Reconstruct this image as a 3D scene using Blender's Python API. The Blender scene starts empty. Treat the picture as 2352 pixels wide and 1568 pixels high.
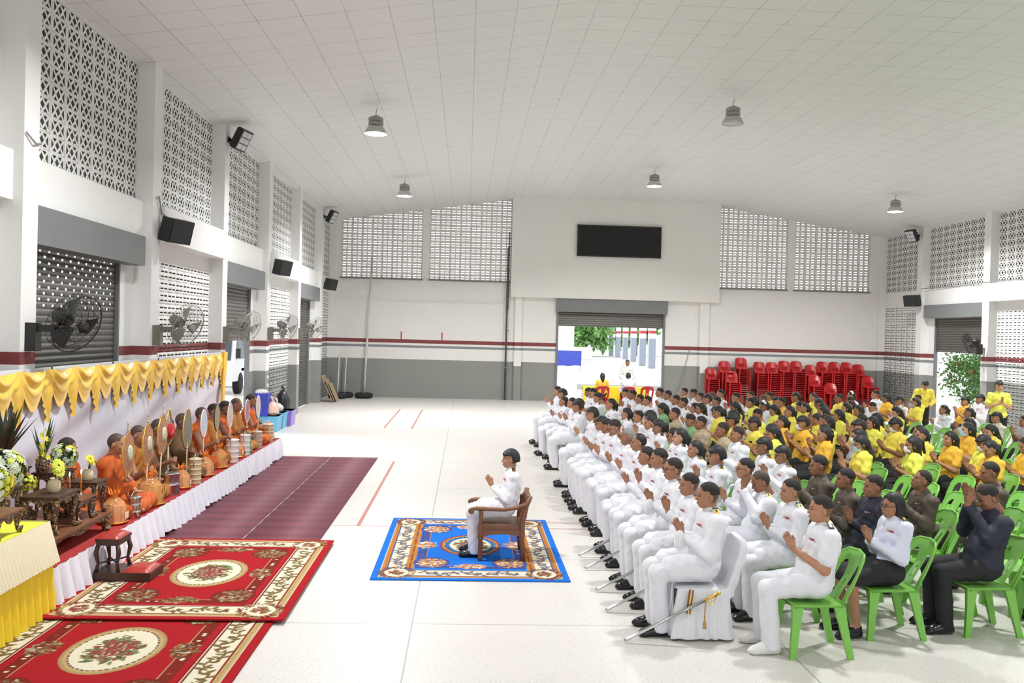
import bpy, math, random
import numpy as np
from mathutils import Vector, Matrix
from mathutils.geometry import delaunay_2d_cdt
random.seed(7); np.random.seed(7)
sc = bpy.context.scene
COL = sc.collection

# ---------------------------------------------------------------- camera, world, light, exposure
cd = bpy.data.cameras.new('camera'); cam = bpy.data.objects.new('camera', cd); COL.objects.link(cam)
cd.sensor_width = 36; cd.lens = 2025.0 / 2352 * 36; cd.clip_end = 400
FW = Vector((0.0513925, 0.99862675, -0.01016953)); RT = Vector((0.99834677, -0.05111031, 0.02629557)); UP = Vector((-0.02573969, 0.01150411, 0.99960248))
cam.matrix_world = Matrix(((RT.x, UP.x, -FW.x, 0), (RT.y, UP.y, -FW.y, 0), (RT.z, UP.z, -FW.z, 2.55), (0, 0, 0, 1)))
sc.camera = cam
sc.view_settings.view_transform = 'Standard'; sc.view_settings.look = 'None'
sc.view_settings.gamma = 1; sc.view_settings.use_curve_mapping = False
sc.view_settings.exposure = -0.55
w = bpy.data.worlds.new('sky'); sc.world = w; w.use_nodes = True
bg = w.node_tree.nodes['Background']; bg.inputs[0].default_value = (0.93, 0.97, 1.0, 1); bg.inputs[1].default_value = 2.6
sl = bpy.data.lights.new('sun', 'SUN'); sl.energy = 4.5; sl.angle = math.radians(18); sl.color = (1, .98, .94)
sun = bpy.data.objects.new('sun', sl); COL.objects.link(sun); sun.rotation_euler = Vector((.8, -.16, -.57)).to_track_quat('-Z', 'Y').to_euler()
sc.cycles.max_bounces = 7; sc.cycles.diffuse_bounces = 5; sc.cycles.use_denoising = True
sc.cycles.sample_clamp_indirect = 6

# ---------------------------------------------------------------- materials
MATS = {}
def nt(name):
    m = bpy.data.materials.new(name); m.use_nodes = True
    return m, m.node_tree, m.node_tree.nodes['Principled BSDF']
def mth(T, op, a, b=None, c=None):
    n = T.nodes.new('ShaderNodeMath'); n.operation = op
    for i, v in enumerate((a, b, c)):
        if v is None: continue
        if isinstance(v, (int, float)): n.inputs[i].default_value = v
        else: T.links.new(v, n.inputs[i])
    return n.outputs[0]
def mixc(T, f, a, b):
    n = T.nodes.new('ShaderNodeMix'); n.data_type = 'RGBA'
    for i, v in ((0, f), (6, a), (7, b)):
        if isinstance(v, (int, float)): n.inputs[i].default_value = v
        elif isinstance(v, tuple): n.inputs[i].default_value = (v + (1,))[:4]
        else: T.links.new(v, n.inputs[i])
    return n.outputs[2]
def noise(T, scale, detail=3, coord='Object', rough=.5):
    tc = T.nodes.new('ShaderNodeTexCoord'); n = T.nodes.new('ShaderNodeTexNoise')
    n.inputs['Scale'].default_value = scale; n.inputs['Detail'].default_value = detail; n.inputs['Roughness'].default_value = rough
    T.links.new(tc.outputs[coord], n.inputs['Vector']); return n.outputs[0]
def xyz(T):
    tc = T.nodes.new('ShaderNodeTexCoord'); s = T.nodes.new('ShaderNodeSeparateXYZ'); T.links.new(tc.outputs['Object'], s.inputs[0]); return s.outputs
def bump(T, B, h, strength=.3, dist=.01):
    b = T.nodes.new('ShaderNodeBump'); b.inputs['Strength'].default_value = strength; b.inputs['Distance'].default_value = dist
    T.links.new(h, b.inputs['Height']); T.links.new(b.outputs[0], B.inputs['Normal'])
def mat(name, col, rough=.6, metal=0, nz=0, ns=8, bp=0, bs=20, sheen=0, spec=.5, emit=None, es=0, alpha=None, trans=0):
    if name in MATS: return MATS[name]
    m, T, B = nt(name)
    B.inputs['Base Color'].default_value = col + (1,); B.inputs['Roughness'].default_value = rough; B.inputs['Metallic'].default_value = metal
    B.inputs['Specular IOR Level'].default_value = spec
    if nz:
        f = noise(T, ns); f = mth(T, 'MULTIPLY_ADD', f, 2 * nz, 1 - nz)
        n = T.nodes.new('ShaderNodeVectorMath'); n.operation = 'SCALE'; n.inputs[0].default_value = col; T.links.new(f, n.inputs['Scale'])
        T.links.new(n.outputs[0], B.inputs['Base Color'])
    if bp: bump(T, B, noise(T, bs, 4), bp, .02)
    if sheen: B.inputs['Sheen Weight'].default_value = sheen
    if emit: B.inputs['Emission Color'].default_value = emit + (1,); B.inputs['Emission Strength'].default_value = es
    if alpha is not None: B.inputs['Alpha'].default_value = alpha
    if trans: B.inputs['Transmission Weight'].default_value = trans
    MATS[name] = m; return m
def skin_mat(name, col):
    m, T, B = nt(name); a = T.nodes.new('ShaderNodeAttribute'); a.attribute_name = 'feat'
    s = T.nodes.new('ShaderNodeSeparateColor'); T.links.new(a.outputs['Color'], s.inputs[0])
    c = mixc(T, s.outputs[0], col, (.02, .013, .01)); c = mixc(T, s.outputs[1], c, (col[0] * .75, col[1] * .42, col[2] * .42)); c = mixc(T, s.outputs[2], c, (.75, .72, .68))
    T.links.new(c, B.inputs['Base Color']); B.inputs['Roughness'].default_value = .5; B.inputs['Specular IOR Level'].default_value = .35
    MATS[name] = m; return m
SKIN = [skin_mat('skin_%s' % n, c) for n, c in (('tan', (.44, .22, .13)), ('brown', (.32, .15, .085)), ('light', (.56, .32, .2)), ('dark', (.2, .09, .055)), ('mid', (.38, .185, .11)))]

def stripes(T, z, base=(.8, .795, .78)):
    c = base
    def band(c, z0, z1, col):
        f = mth(T, 'MULTIPLY', mth(T, 'GREATER_THAN', z, z0), mth(T, 'LESS_THAN', z, z1)); return mixc(T, f, c, col)
    c = band(c, -1, 1.445, (.235, .24, .225)); c = band(c, 1.88, 1.97, (.2, .225, .235)); c = band(c, 2.05, 2.19, (.19, .022, .028))
    return c
def wall_mat(name, base=(.8, .795, .78), joints=False):
    m, T, B = nt(name); o = xyz(T); c = stripes(T, o[2], base)
    n = noise(T, 1.3, 5); f = mth(T, 'MULTIPLY_ADD', n, .16, -.02)
    c = mixc(T, f, c, (.45, .42, .38)); T.links.new(c, B.inputs['Base Color']); B.inputs['Roughness'].default_value = .75
    bump(T, B, noise(T, 30, 4), .12, .01); MATS[name] = m; return m
WALL = wall_mat('painted_wall'); WALLF = wall_mat('painted_far_wall', (.79, .775, .745))
def floor_mat():
    m, T, B = nt('terrazzo'); o = xyz(T)
    n1 = noise(T, 60, 2); n2 = noise(T, .5, 4)
    sp = mth(T, 'LESS_THAN', n1, .38)
    c = mixc(T, sp, (.665, .64, .605), (.47, .44, .41)); c = mixc(T, mth(T, 'MULTIPLY', n2, .35), c, (.6, .525, .465))
    def line(cc, v, at, wd, col):
        return mixc(T, mth(T, 'COMPARE', v, at, wd), cc, col)
    G = (.42, .41, .39); R = (.45, .13, .1)
    for y in (5.3, 7.66, 9.9, 11.87, 14.3, 16.95, 17.25, 19.7, 22.1, 24.6, 27.1, 29.6): c = line(c, o[1], y, .009, G)
    for x in (-6.6, -.41, 2.7, 5.8, 8.9, 12.0, 15.1): c = line(c, o[0], x, .007, (.3, .36, .33))
    def rect(cc, x0, x1, y0, y1, col):
        f = mth(T, 'MULTIPLY', mth(T, 'COMPARE', o[0], (x0 + x1) / 2, abs(x1 - x0) / 2), mth(T, 'COMPARE', o[1], (y0 + y1) / 2, abs(y1 - y0) / 2)); return mixc(T, f, cc, col)
    for r in ((-1.365, -1.315, 11.45, 17.1), (-1.9, 9, 11.445, 11.475), (1.1, 9, 11.8, 11.83), (-2.09, -2.05, 22.85, 28.4), (-1.38, -1.34, 22.85, 28.4), (-2.1, 5, 22.85, 22.88)):
        c = rect(c, *r, R)
    T.links.new(c, B.inputs['Base Color']); B.inputs['Roughness'].default_value = .33; B.inputs['Specular IOR Level'].default_value = .4
    return m
FLOORM = floor_mat()
def ceil_mat():
    m, T, B = nt('ceiling_tiles'); o = xyz(T)
    def g(v, off): return mth(T, 'LESS_THAN', mth(T, 'ABSOLUTE', mth(T, 'SUBTRACT', mth(T, 'MODULO', mth(T, 'ADD', v, off), .62), .31)), .0075)
    f = mth(T, 'MAXIMUM', g(o[0], 59.52 + .3), g(o[1], 60.1))
    n = noise(T, 3.2, 4); f2 = mth(T, 'MULTIPLY', f, mth(T, 'MULTIPLY_ADD', n, 1.1, -.12))
    c = mixc(T, mth(T, 'MULTIPLY', noise(T, .35, 3), .22), (.76, .765, .765), (.66, .665, .665))
    c = mixc(T, f2, c, (.22, .22, .21)); T.links.new(c, B.inputs['Base Color']); B.inputs['Roughness'].default_value = .38
    bump(T, B, noise(T, 2.2, 2), .25, .05); return m
CEILM = ceil_mat()
def ridged(name, col, period, axis=2, depth=.4, rough=.45, metal=.6, dk=.35):
    m, T, B = nt(name); o = xyz(T); s = mth(T, 'SINE', mth(T, 'MULTIPLY', o[axis], 2 * math.pi / period))
    c = mixc(T, mth(T, 'LESS_THAN', s, -.78), col, tuple(v * dk for v in col)); T.links.new(c, B.inputs['Base Color'])
    B.inputs['Roughness'].default_value = rough; B.inputs['Metallic'].default_value = metal; bump(T, B, s, depth, .02); MATS[name] = m; return m
SHUT = ridged('rolled_steel', (.17, .165, .15), .085)
MATM = ridged('maroon_mat', (.15, .022, .04), .42, 1, .04, .62, 0, .72)
def wood(name, col, col2):
    m, T, B = nt(name); n = noise(T, 6, 5); c = mixc(T, n, col, col2); T.links.new(c, B.inputs['Base Color']); B.inputs['Roughness'].default_value = .4; bump(T, B, noise(T, 25, 3), .1); MATS[name] = m; return m
TEAK = wood('teak', (.24, .1, .045), (.15, .055, .025)); DARKW = wood('dark_carved_wood', (.075, .03, .02), (.035, .015, .012))
def gilt():
    m, T, B = nt('carved_gilt_wood'); n = noise(T, 55, 3); f = mth(T, 'GREATER_THAN', n, .56)
    c = mixc(T, f, (.06, .025, .016), (.42, .27, .1)); T.links.new(c, B.inputs['Base Color']); B.inputs['Roughness'].default_value = .35
    bump(T, B, n, .5); MATS['gilt'] = m; return m
GILT = gilt()
WHITEC = mat('white_uniform_cloth', (.76, .765, .82), .75, bp=.75, bs=8, nz=.03, sheen=.2)
CLOTH = {'W': WHITEC, 'Y': mat('yellow_polo_cloth', (.86, .73, .1), .8, bp=.4, bs=10, nz=.06), 'O': mat('golden_orange_polo_cloth', (.88, .5, .05), .8, bp=.4, bs=10, nz=.06),
 'K': mat('khaki_cloth', (.42, .34, .22), .8, bp=.4, bs=10, nz=.06), 'B': mat('brown_police_cloth', (.085, .062, .045), .6, bp=.5, bs=9, nz=.08), 'N': mat('navy_cloth', (.015, .017, .035), .7, bp=.4, bs=9),
 'P': mat('pale_lilac_cloth', (.5, .5, .58), .8, bp=.4, bs=10), 'C': mat('cream_shirt_cloth', (.75, .7, .58), .8, bp=.4, bs=10), 'G': mat('green_shirt_cloth', (.2, .36, .18), .8, bp=.4, bs=10, nz=.2),
 'L': mat('lime_yellow_polo_cloth', (.83, .82, .12), .8, bp=.4, bs=10, nz=.05)}
TROUW = mat('white_trouser_cloth', (.73, .735, .785), .75, bp=.5, bs=6, sheen=.2); BLACKC = mat('black_cloth', (.012, .012, .014), .8, bp=.3, bs=9)
ROBE = mat('orange_robe', (.52, .1, .01), .75, bp=.7, bs=8, nz=.15); ROBE2 = mat('golden_brown_robe', (.4, .15, .02), .75, bp=.7, bs=8, nz=.15); ROBE3 = mat('dark_brown_robe', (.13, .065, .022), .75, bp=.6, bs=8, nz=.15)
HAIRM = mat('black_hair', (.009, .008, .008), .5, bp=.3, bs=60); GREYH = mat('grey_hair', (.25, .24, .23), .7, bp=.3, bs=60); STUB = mat('shaved_stubble', (.07, .045, .035), .6); CROPH = mat('cropped_black_hair', (.02, .015, .013), .75, bp=.2, bs=70)
SHOEB = mat('black_leather', (.01, .01, .012), .18); SHOEW = mat('white_leather', (.75, .75, .72), .35)
GOLD = mat('gold', (.78, .5, .12), .3, 1); STEEL = mat('stainless_steel', (.55, .55, .56), .22, 1); BLACKP = mat('black_plastic', (.012, .012, .013), .4)
GREEN = mat('green_plastic', (.2, .5, .08), .3, nz=.04, ns=3); RED = mat('red_plastic', (.42, .008, .01), .3); WHITEP = mat('white_plastic', (.8, .8, .8), .4)
GREYM = mat('grey_painted_steel', (.17, .175, .18), .5, nz=.12, ns=2); TAUPE = mat('olive_grey_metal', (.2, .19, .15), .4, .3); WIRE = mat('grey_wire', (.35, .35, .33), .35, .5)
SATINW = mat('white_satin', (.74, .72, .8), .33, bp=.35, bs=6, sheen=.4, spec=.7); SATINY = mat('golden_yellow_satin', (.9, .56, .06), .3, bp=.25, bs=7, sheen=.3, spec=.7)
CLOTHBACK = mat('white_backdrop_cloth', (.66, .65, .72), .6, bp=.3, bs=1.5); REDC = mat('red_carpet', (.36, .02, .02), .9, nz=.15, ns=20)
YELTOP = mat('bright_yellow_cloth', (.8, .82, .05), .7, nz=.05); YELSK = mat('yellow_skirt_cloth', (.9, .66, .03), .6, bp=.2, bs=10); CREAMC = mat('cream_overlay_cloth', (.78, .7, .5), .7, bp=.3, bs=18)
CHCOVER = mat('white_chair_cover', (.74, .74, .78), .65, bp=.4, bs=7, sheen=.3)

# ---------------------------------------------------------------- objects and mesh helpers
CH = {}
def obj(name, me, m=None, parent=None, loc=None, rot=None):
    o = bpy.data.objects.new(name, me); COL.objects.link(o)
    if me is not None and m is not None and len(me.materials) == 0:
        for q in (m if isinstance(m, (list, tuple)) else [m]): me.materials.append(q)
    elif me is not None and m is not None and not isinstance(m, (list, tuple)) and me.materials[0] is not m:
        o.material_slots[0].link = 'OBJECT'; o.material_slots[0].material = m
    if parent is not None: o.parent = parent; CH.setdefault(parent.name, []).append(o)
    if loc is not None: o.location = loc
    if rot is not None: o.rotation_euler = rot if not isinstance(rot, (int, float)) else (0, 0, rot)
    return o
def tag(o, label, cat, group=None):
    o['label'] = label; o['category'] = cat
    if group: o['group'] = group
    return o
def thing(name, label, cat, loc=(0, 0, 0), rot=0, group=None):
    o = bpy.data.objects.new(name, None); COL.objects.link(o); o.location = loc; o.rotation_euler = (0, 0, rot); o.empty_display_size = .1
    return tag(o, label, cat, group)
def struct(o): o['kind'] = 'structure'; return o
def dup(root, loc, rot=None, label=None, group=None):
    r = root.copy(); COL.objects.link(r); r.location = loc
    if rot is not None: r.rotation_euler = (0, 0, rot)
    if label: r['label'] = label
    if group: r['group'] = group
    for ch in CH.get(root.name, ()):
        c = ch.copy(); COL.objects.link(c); c.parent = r
        for g in CH.get(ch.name, ()):
            d = g.copy(); COL.objects.link(d); d.parent = c
    return r
def arr_mesh(name, V, F, smooth=True, cols=None):
    V = np.asarray(V, dtype=np.float32); me = bpy.data.meshes.new(name)
    F = np.asarray(F, dtype=np.int32); n, k = F.shape
    me.vertices.add(len(V)); me.vertices.foreach_set('co', V.ravel()); me.loops.add(n * k); me.loops.foreach_set('vertex_index', F.ravel())
    me.polygons.add(n); me.polygons.foreach_set('loop_start', np.arange(0, n * k, k, dtype=np.int32)); me.update(calc_edges=True)
    if smooth: me.polygons.foreach_set('use_smooth', np.ones(n, dtype=bool))
    if cols is not None:
        a = me.color_attributes.new('feat', 'FLOAT_COLOR', 'POINT'); a.data.foreach_set('color', np.asarray(cols, dtype=np.float32).ravel())
    me.validate(); return me
class MB:
    def __init__(s): s.v = []; s.f = []; s.mi = []; s.sm = []
    def add(s, vs, fs, mi=0, sm=False):
        b = len(s.v); s.v += [tuple(v) for v in vs]; s.f += [tuple(b + i for i in f) for f in fs]; s.mi += [mi] * len(fs); s.sm += [sm] * len(fs); return s
    def box(s, x0, x1, y0, y1, z0, z1, mi=0, M=None):
        vs = [Vector((x, y, z)) for z in (z0, z1) for y in (y0, y1) for x in (x0, x1)]
        if M is not None: vs = [M @ v for v in vs]
        return s.add(vs, [(0, 2, 3, 1), (4, 5, 7, 6), (0, 1, 5, 4), (2, 6, 7, 3), (0, 4, 6, 2), (1, 3, 7, 5)], mi)
    def tube(s, pts, r, n=8, mi=0, closed=False, cap=True):
        pts = [Vector(p) for p in pts]; rs = r if isinstance(r, (list, tuple)) else [r] * len(pts); L = len(pts); rings = []; up = None
        for i, p in enumerate(pts):
            if closed: t = pts[(i + 1) % L] - pts[i - 1]
            else: t = pts[min(i + 1, L - 1)] - pts[max(i - 1, 0)]
            t.normalize()
            if up is None: up = Vector((0, 0, 1)) if abs(t.z) < .9 else Vector((1, 0, 0))
            a = t.cross(up).normalized(); b = a.cross(t).normalized(); up = b
            rings.append([p + (a * math.cos(2 * math.pi * k / n) + b * math.sin(2 * math.pi * k / n)) * rs[i] for k in range(n)])
        vs = [v for R in rings for v in R]; fs = []
        for i in range(L if closed else L - 1):
            j = (i + 1) % L
            for k in range(n): fs.append((i * n + k, i * n + (k + 1) % n, j * n + (k + 1) % n, j * n + k))
        s.add(vs, fs, mi, True)
        if cap and not closed:
            b = len(s.v) - len(vs); s.f += [tuple(b + k for k in range(n))[::-1], tuple(b + (L - 1) * n + k for k in range(n))]; s.mi += [mi] * 2; s.sm += [False] * 2
        return s
    def lathe(s, prof, n=20, mi=0, c=(0, 0, 0), M=None, sm=True):
        vs = [Vector((r * math.cos(2 * math.pi * k / n), r * math.sin(2 * math.pi * k / n), z)) for r, z in prof for k in range(n)]
        if M is not None: vs = [M @ v for v in vs]
        vs = [v + Vector(c) for v in vs]
        fs = [(i * n + k, i * n + (k + 1) % n, (i + 1) * n + (k + 1) % n, (i + 1) * n + k) for i in range(len(prof) - 1) for k in range(n)]
        return s.add(vs, fs, mi, sm)
    def sph(s, c, r, n=8, mi=0, M=None):
        r = (r, r, r) if isinstance(r, (int, float)) else r; prof = [(math.sin(math.pi * i / n), -math.cos(math.pi * i / n)) for i in range(n + 1)]
        S = Matrix.Diagonal((r[0], r[1], r[2])); S = (M @ S) if M is not None else S
        return s.lathe([(max(a, .001), b) for a, b in prof], max(n, 8), mi, c, S)
    def mesh(s, name):
        me = bpy.data.meshes.new(name); me.from_pydata([tuple(v) for v in s.v], [], s.f)
        me.polygons.foreach_set('material_index', s.mi); me.polygons.foreach_set('use_smooth', s.sm); me.update(); return me
    def build(s, name, m, parent=None, loc=None, rot=None): return obj(name, s.mesh(name), m, parent, loc, rot)
def sheet(outer, holes, fn, th, grid=None, name='sheet'):
    """flat outline with holes, thickened along local w and mapped by fn(u, v, w)"""
    pts = []; edges = []
    for loop in [outer] + holes:
        b = len(pts); n = len(loop); pts += [Vector(p) for p in loop]; edges += [(b + i, b + (i + 1) % n) for i in range(n)]
    if grid:
        us = [p[0] for p in outer]; vs_ = [p[1] for p in outer]
        u = min(us) + grid / 2
        while u < max(us):
            v = min(vs_) + grid / 2
            while v < max(vs_): pts.append(Vector((u, v))); v += grid
            u += grid
    V, E, F = delaunay_2d_cdt(pts, edges, [], 0, 1e-5)[:3]
    def inside(p, L):
        c = False; n = len(L)
        for i in range(n):
            a, b = L[i], L[i - 1]
            if (a[1] > p[1]) != (b[1] > p[1]) and p[0] < (b[0] - a[0]) * (p[1] - a[1]) / (b[1] - a[1]) + a[0]: c = not c
        return c
    T = []
    for f in F:
        c = ((V[f[0]].x + V[f[1]].x + V[f[2]].x) / 3, (V[f[0]].y + V[f[1]].y + V[f[2]].y) / 3)
        if inside(c, outer) and not any(inside(c, h) for h in holes): T.append(tuple(f))
    ed = {}
    for f in T:
        for i in range(3): ed.setdefault(frozenset((f[i], f[(i + 1) % 3])), []).append((f[i], f[(i + 1) % 3]))
    n = len(V); vs = [fn(v.x, v.y, -th / 2) for v in V] + [fn(v.x, v.y, th / 2) for v in V]
    fs = [f[::-1] for f in T] + [tuple(i + n for i in f) for f in T]
    for k, l in ed.items():
        if len(l) == 1: a, b = l[0]; fs.append((a, b, b + n, a + n))
    return vs, fs
# ---------------------------------------------------------------- room
XL, XR, D = -5.2, 16.08, 33.3
K = 1.0326; FL, FR = 1.78, 9.4
def ceil_z(x): return 7.61 if FL <= x <= FR else (7.61 - .15 * (FL - x) if x < FL else 7.61 - .155 * (x - FR))
m = MB(); m.box(-14, 24, -16, 36, -.3, 0); f = m.build('floor', FLOORM); struct(f)
m = MB()
for x0, x1 in ((XL - .4, FL), (FL, FR), (FR, XR + .4)):
    z0, z1 = ceil_z(x0 + 1e-6 if x0 == FR else x0), ceil_z(x1 - 1e-6)
    z0 = ceil_z(x0); z1 = ceil_z(x1)
    vs = [(x0, -13, z0), (x1, -13, z1), (x1, D + .2, z1), (x0, D + .2, z0)]; vs += [(a, b, c + .15) for a, b, c in vs]
    m.add(vs, [(0, 1, 2, 3), (7, 6, 5, 4), (0, 4, 5, 1), (1, 5, 6, 2), (2, 6, 7, 3), (3, 7, 4, 0)])
struct(m.build('ceiling', CEILM))

def cell(kind):
    w, h = .4, .2055
    if kind == 'x':
        H = []
        for sx in (-1, 1):
            for sz in (-1, 1):
                H.append([(w / 2 + sx * .018, h / 2 + sz * .08), (w / 2 + sx * .125, h / 2 + sz * .08), (w / 2 + sx * .078, h / 2 + sz * .032)][::1])
            H.append([(w / 2 + sx * .16, h / 2 - .062), (w / 2 + sx * .16, h / 2 + .062), (w / 2 + sx * .1, h / 2 + .006), (w / 2 + sx * .1, h / 2 - .006)])
        H.append([(w / 2, h / 2 - .052), (w / 2 + .055, h / 2), (w / 2, h / 2 + .052), (w / 2 - .055, h / 2)])
    else:
        hx, hz = (.07, .017) if kind == 's' else (.076, .012)
        H = [[(w / 2 + sx * .092 + a, h / 2 + sz * .042 + b) for a, b in ((-hx, -hz), (hx, -hz), (hx, hz), (-hx, hz))] for sx in (-1, 1) for sz in (-1, 1)]
    vs, fs = sheet([(0, 0), (w, 0), (w, h), (0, h)], H, lambda u, v, q: (u, v, q), .075)
    T = []; I = []
    for f in fs:
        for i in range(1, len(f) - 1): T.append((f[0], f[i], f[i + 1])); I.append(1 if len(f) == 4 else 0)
    return np.array(vs), np.array(T), np.array(I)
HOLESHADE = mat('shaded_hole_sides', (.085, .085, .07), .95)  # shade inside the vent holes put into a dark colour on their sides
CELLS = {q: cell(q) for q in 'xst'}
def vents(name, kind, axis, at, a0, a1, z0, z1, top=None, m=WALL):
    V, T, MI = CELLS[kind]; n = max(1, round((a1 - a0) / .4)); wd = (a1 - a0) / n; r = max(1, round((z1 - z0) / .2055)); hh = (z1 - z0) / r if top is None else .2055
    r = r if top is None else 30; VV = []; TT = []
    for i in range(n):
        for j in range(r):
            zb = z0 + j * hh
            if top is not None and zb > max(top(a0 + i * wd), top(a0 + (i + 1) * wd)): break
            U = V.copy(); U[:, 0] = a0 + i * wd + U[:, 0] * wd / .4; U[:, 1] = zb + U[:, 1] * hh / .2055
            W = np.empty_like(U)
            if axis == 'y': W[:, 0] = at + U[:, 2]; W[:, 1] = U[:, 0]; W[:, 2] = U[:, 1]
            else: W[:, 0] = U[:, 0]; W[:, 1] = at + U[:, 2]; W[:, 2] = U[:, 1]
            TT.append(T + len(VV) * len(V)); VV.append(W)
    o = obj(name, arr_mesh(name, np.concatenate(VV), np.concatenate(TT), False), [m, HOLESHADE]); o.data.polygons.foreach_set('material_index', np.tile(MI, len(VV)).astype(np.int32)); return struct(o)

# side walls: six bays each, columns every four metres
def side(sgn):
    nm = 'left' if sgn < 0 else 'right'
    wx = XL if sgn < 0 else XR; fx = wx - sgn * .27; cz = ceil_z(wx)
    def X(a, b): return (min(a, b), max(a, b))
    ys = [-13.99 + 4 * k for k in range(12)]
    c = MB()
    for y in ys: c.box(*X(fx, wx + sgn * .25), y, y + .35, 0, cz + .06)
    c.box(*X(fx, wx + sgn * .25), D - .12, D + .25, 0, cz + .06)
    struct(c.build('wall_%s_columns' % nm, WALL))
    b = MB(); s2 = MB()
    for i, y in enumerate(ys):
        y0, y1 = y + .35, (y + 4 if i < 11 else D - .12)
        k = i - 6   # bay after column k
        proud = .34 if k in (1, 3) else (.01 if k == 5 else .16)
        b.box(*X(wx - sgn * proud, wx + sgn * .12), y0, y1, 3.87, 4.42)
        b.box(*X(wx - sgn * .02, wx + sgn * .14), y0, y1, cz - .02, cz + .04)
        if k < 0 and sgn < 0 or k < 2 and sgn > 0: b.box(*X(wx, wx + sgn * .12), y0, y1, 0, cz); continue
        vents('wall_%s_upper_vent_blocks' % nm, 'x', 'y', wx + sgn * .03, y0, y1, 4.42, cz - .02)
        if k in (0, 2, 4):
            sy1 = y1 - .52
            if sgn > 0: sy1 = y1; 
            sy0 = y0 if sgn < 0 else y0 + .4
            if sgn < 0: b.box(*X(wx - .0, wx - .12), sy1, y1, 0, 3.87)
            else:
                sy0 = y0; sy1 = y1 - .42; b.box(*X(wx, wx + .12), sy1, y1, 0, 3.87)
            # roller shutter
            zb = {(-1, 0): .02, (-1, 2): 2.2, (-1, 4): .02, (1, 4): 2.27, (1, 2): .02, (1, 0): .02}[(int(sgn), k)]
            holes = []
            if sgn < 0 and k in (0, 4):
                for r in range(11):
                    for q in range(14):
                        yy = sy0 + .12 + q * .24 + (.12 if r % 2 else 0); zz = 2.72 + r * .075
                        if yy < sy1 - .15: holes.append([(yy, zz), (yy + .09, zz), (yy + .09, zz + .03), (yy, zz + .03)])
            vs, fs = sheet([(sy0, zb), (sy1, zb), (sy1, 3.6), (sy0, 3.6)], holes, lambda u, v, q: (wx + sgn * .06 + q, u, v), .02)
            d = MB().add(vs, fs).build('door_%d' % (k // 2 + (1 if sgn < 0 else 5)), SHUT); struct(d)
            hs = MB().box(*X(wx + sgn * .1, fx + sgn * .0), sy0 + .0, min(sy1 + (.25), y1 - .02), 3.42, 3.865); hb = hs.build('shutter_box', GREYM, d)
            rl = MB().box(*X(wx + sgn * .11, wx + sgn * .0), sy0, sy0 + .05, 0, 3.5).box(*X(wx + sgn * .11, wx + sgn * .0), sy1 - .05, sy1, 0, 3.5); rl.build('guide_rail', GREYM, d)
        else:
            if k != 5: b.box(*X(wx - sgn * .015, wx + sgn * .1), y0, y1, 3.62, 3.87)
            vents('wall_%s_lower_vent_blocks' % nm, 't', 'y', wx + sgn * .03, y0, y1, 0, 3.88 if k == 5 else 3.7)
    struct(b.build('wall_%s_beams' % nm, WALL))
side(-1.0); side(1.0)

# far wall
b = MB()
b.box(XL, 1.78, D, D + .2, 0, 4.46); b.box(9.4, XR, D, D + .2, 0, 4.46)
b.box(1.78, 3.42, D, D + .2, 0, 3.89); b.box(7.5, 9.4, D, D + .2, 0, 3.89)
b.box(1.6, 9.52, D - .3, D + .2, 3.89, 7.66)
for x0, x1 in ((XL, -4.6 * K), (-1.69 * K, -1.42 * K), (11.83 * K, 12.11 * K), (14.97 * K, XR)): b.box(x0, x1, D - .03, D + .2, 4.44, ceil_z((x0 + x1) / 2) + .1)
for x0, x1 in ((1.8, 2.06), (8.86, 9.22)): b.box(x0, x1, D - .12, D, 0, 3.9)
b.box(-4.93, 1.55, D - .04, D, 3.62, 3.66)
struct(b.build('wall_back', WALLF))
for x0, x1 in ((-4.6 * K, -1.69 * K), (-1.42 * K, 1.6), (9.52, 11.83 * K), (12.11 * K, 14.97 * K)):
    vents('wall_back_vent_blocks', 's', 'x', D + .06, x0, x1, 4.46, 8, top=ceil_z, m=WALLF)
m = MB()
for x0, x1 in ((-4.6 * K, -1.69 * K), (-1.42 * K, 1.6), (9.52, 11.83 * K), (12.11 * K, 14.97 * K)): m.box(x0 - .05, x1 + .05, D - .06, D + .02, 4.42, 4.46)
struct(m.build('trim_1', mat('dark_ledge', (.2, .19, .18), .8)))
d = MB().box(3.42, 7.5, D + .05, D + .08, 2.85, 3.6).build('door_4', SHUT); struct(d)
MB().box(3.36, 7.58, D - .22, D - .001, 3.385, 3.885).build('shutter_box', GREYM, d)
MB().box(3.38, 3.46, D - .05, D + .12, 0, 3.4).box(7.46, 7.54, D - .05, D + .12, 0, 3.4).build('guide_rail', GREYM, d)

# lamps of the hall: high bay pendants
def bay_lamp():
    t = thing('high_bay_lamp', '', 'ceiling lamp', (0, 0, 0), 0, 'high bay lamps under the ceiling')
    MB().tube([(0, 0, .02), (0, 0, .14)], .012).tube([(0, 0, .12), (.03, 0, .2), (0, 0, .26), (-.03, 0, .2), (0, 0, .14)], .008, 6).build('hook', STEEL, t)
    MB().lathe([(.001, .03), (.06, .03), (.12, .0), (.15, -.02), (.15, -.07), (.125, -.075), (.125, -.09), (.15, -.1), (.15, -.16), (.12, -.17)], 24).build('driver_housing', mat('lamp_aluminium', (.3, .3, .29), .35, .7), t)
    MB().lathe([(.12, -.16), (.15, -.18), (.19, -.24), (.23, -.33), (.225, -.335), (.18, -.245), (.14, -.19), (.001, -.18)], 32).build('reflector', mat('lamp_reflector', (.5, .5, .49), .25, .8), t)
    MB().lathe([(.001, -.326), (.222, -.326), (.222, -.332), (.001, -.332)], 32).build('lens', mat('lamp_lens', (1, 1, 1), .4, emit=(1, .98, .93), es=26), t)
    return t
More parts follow.
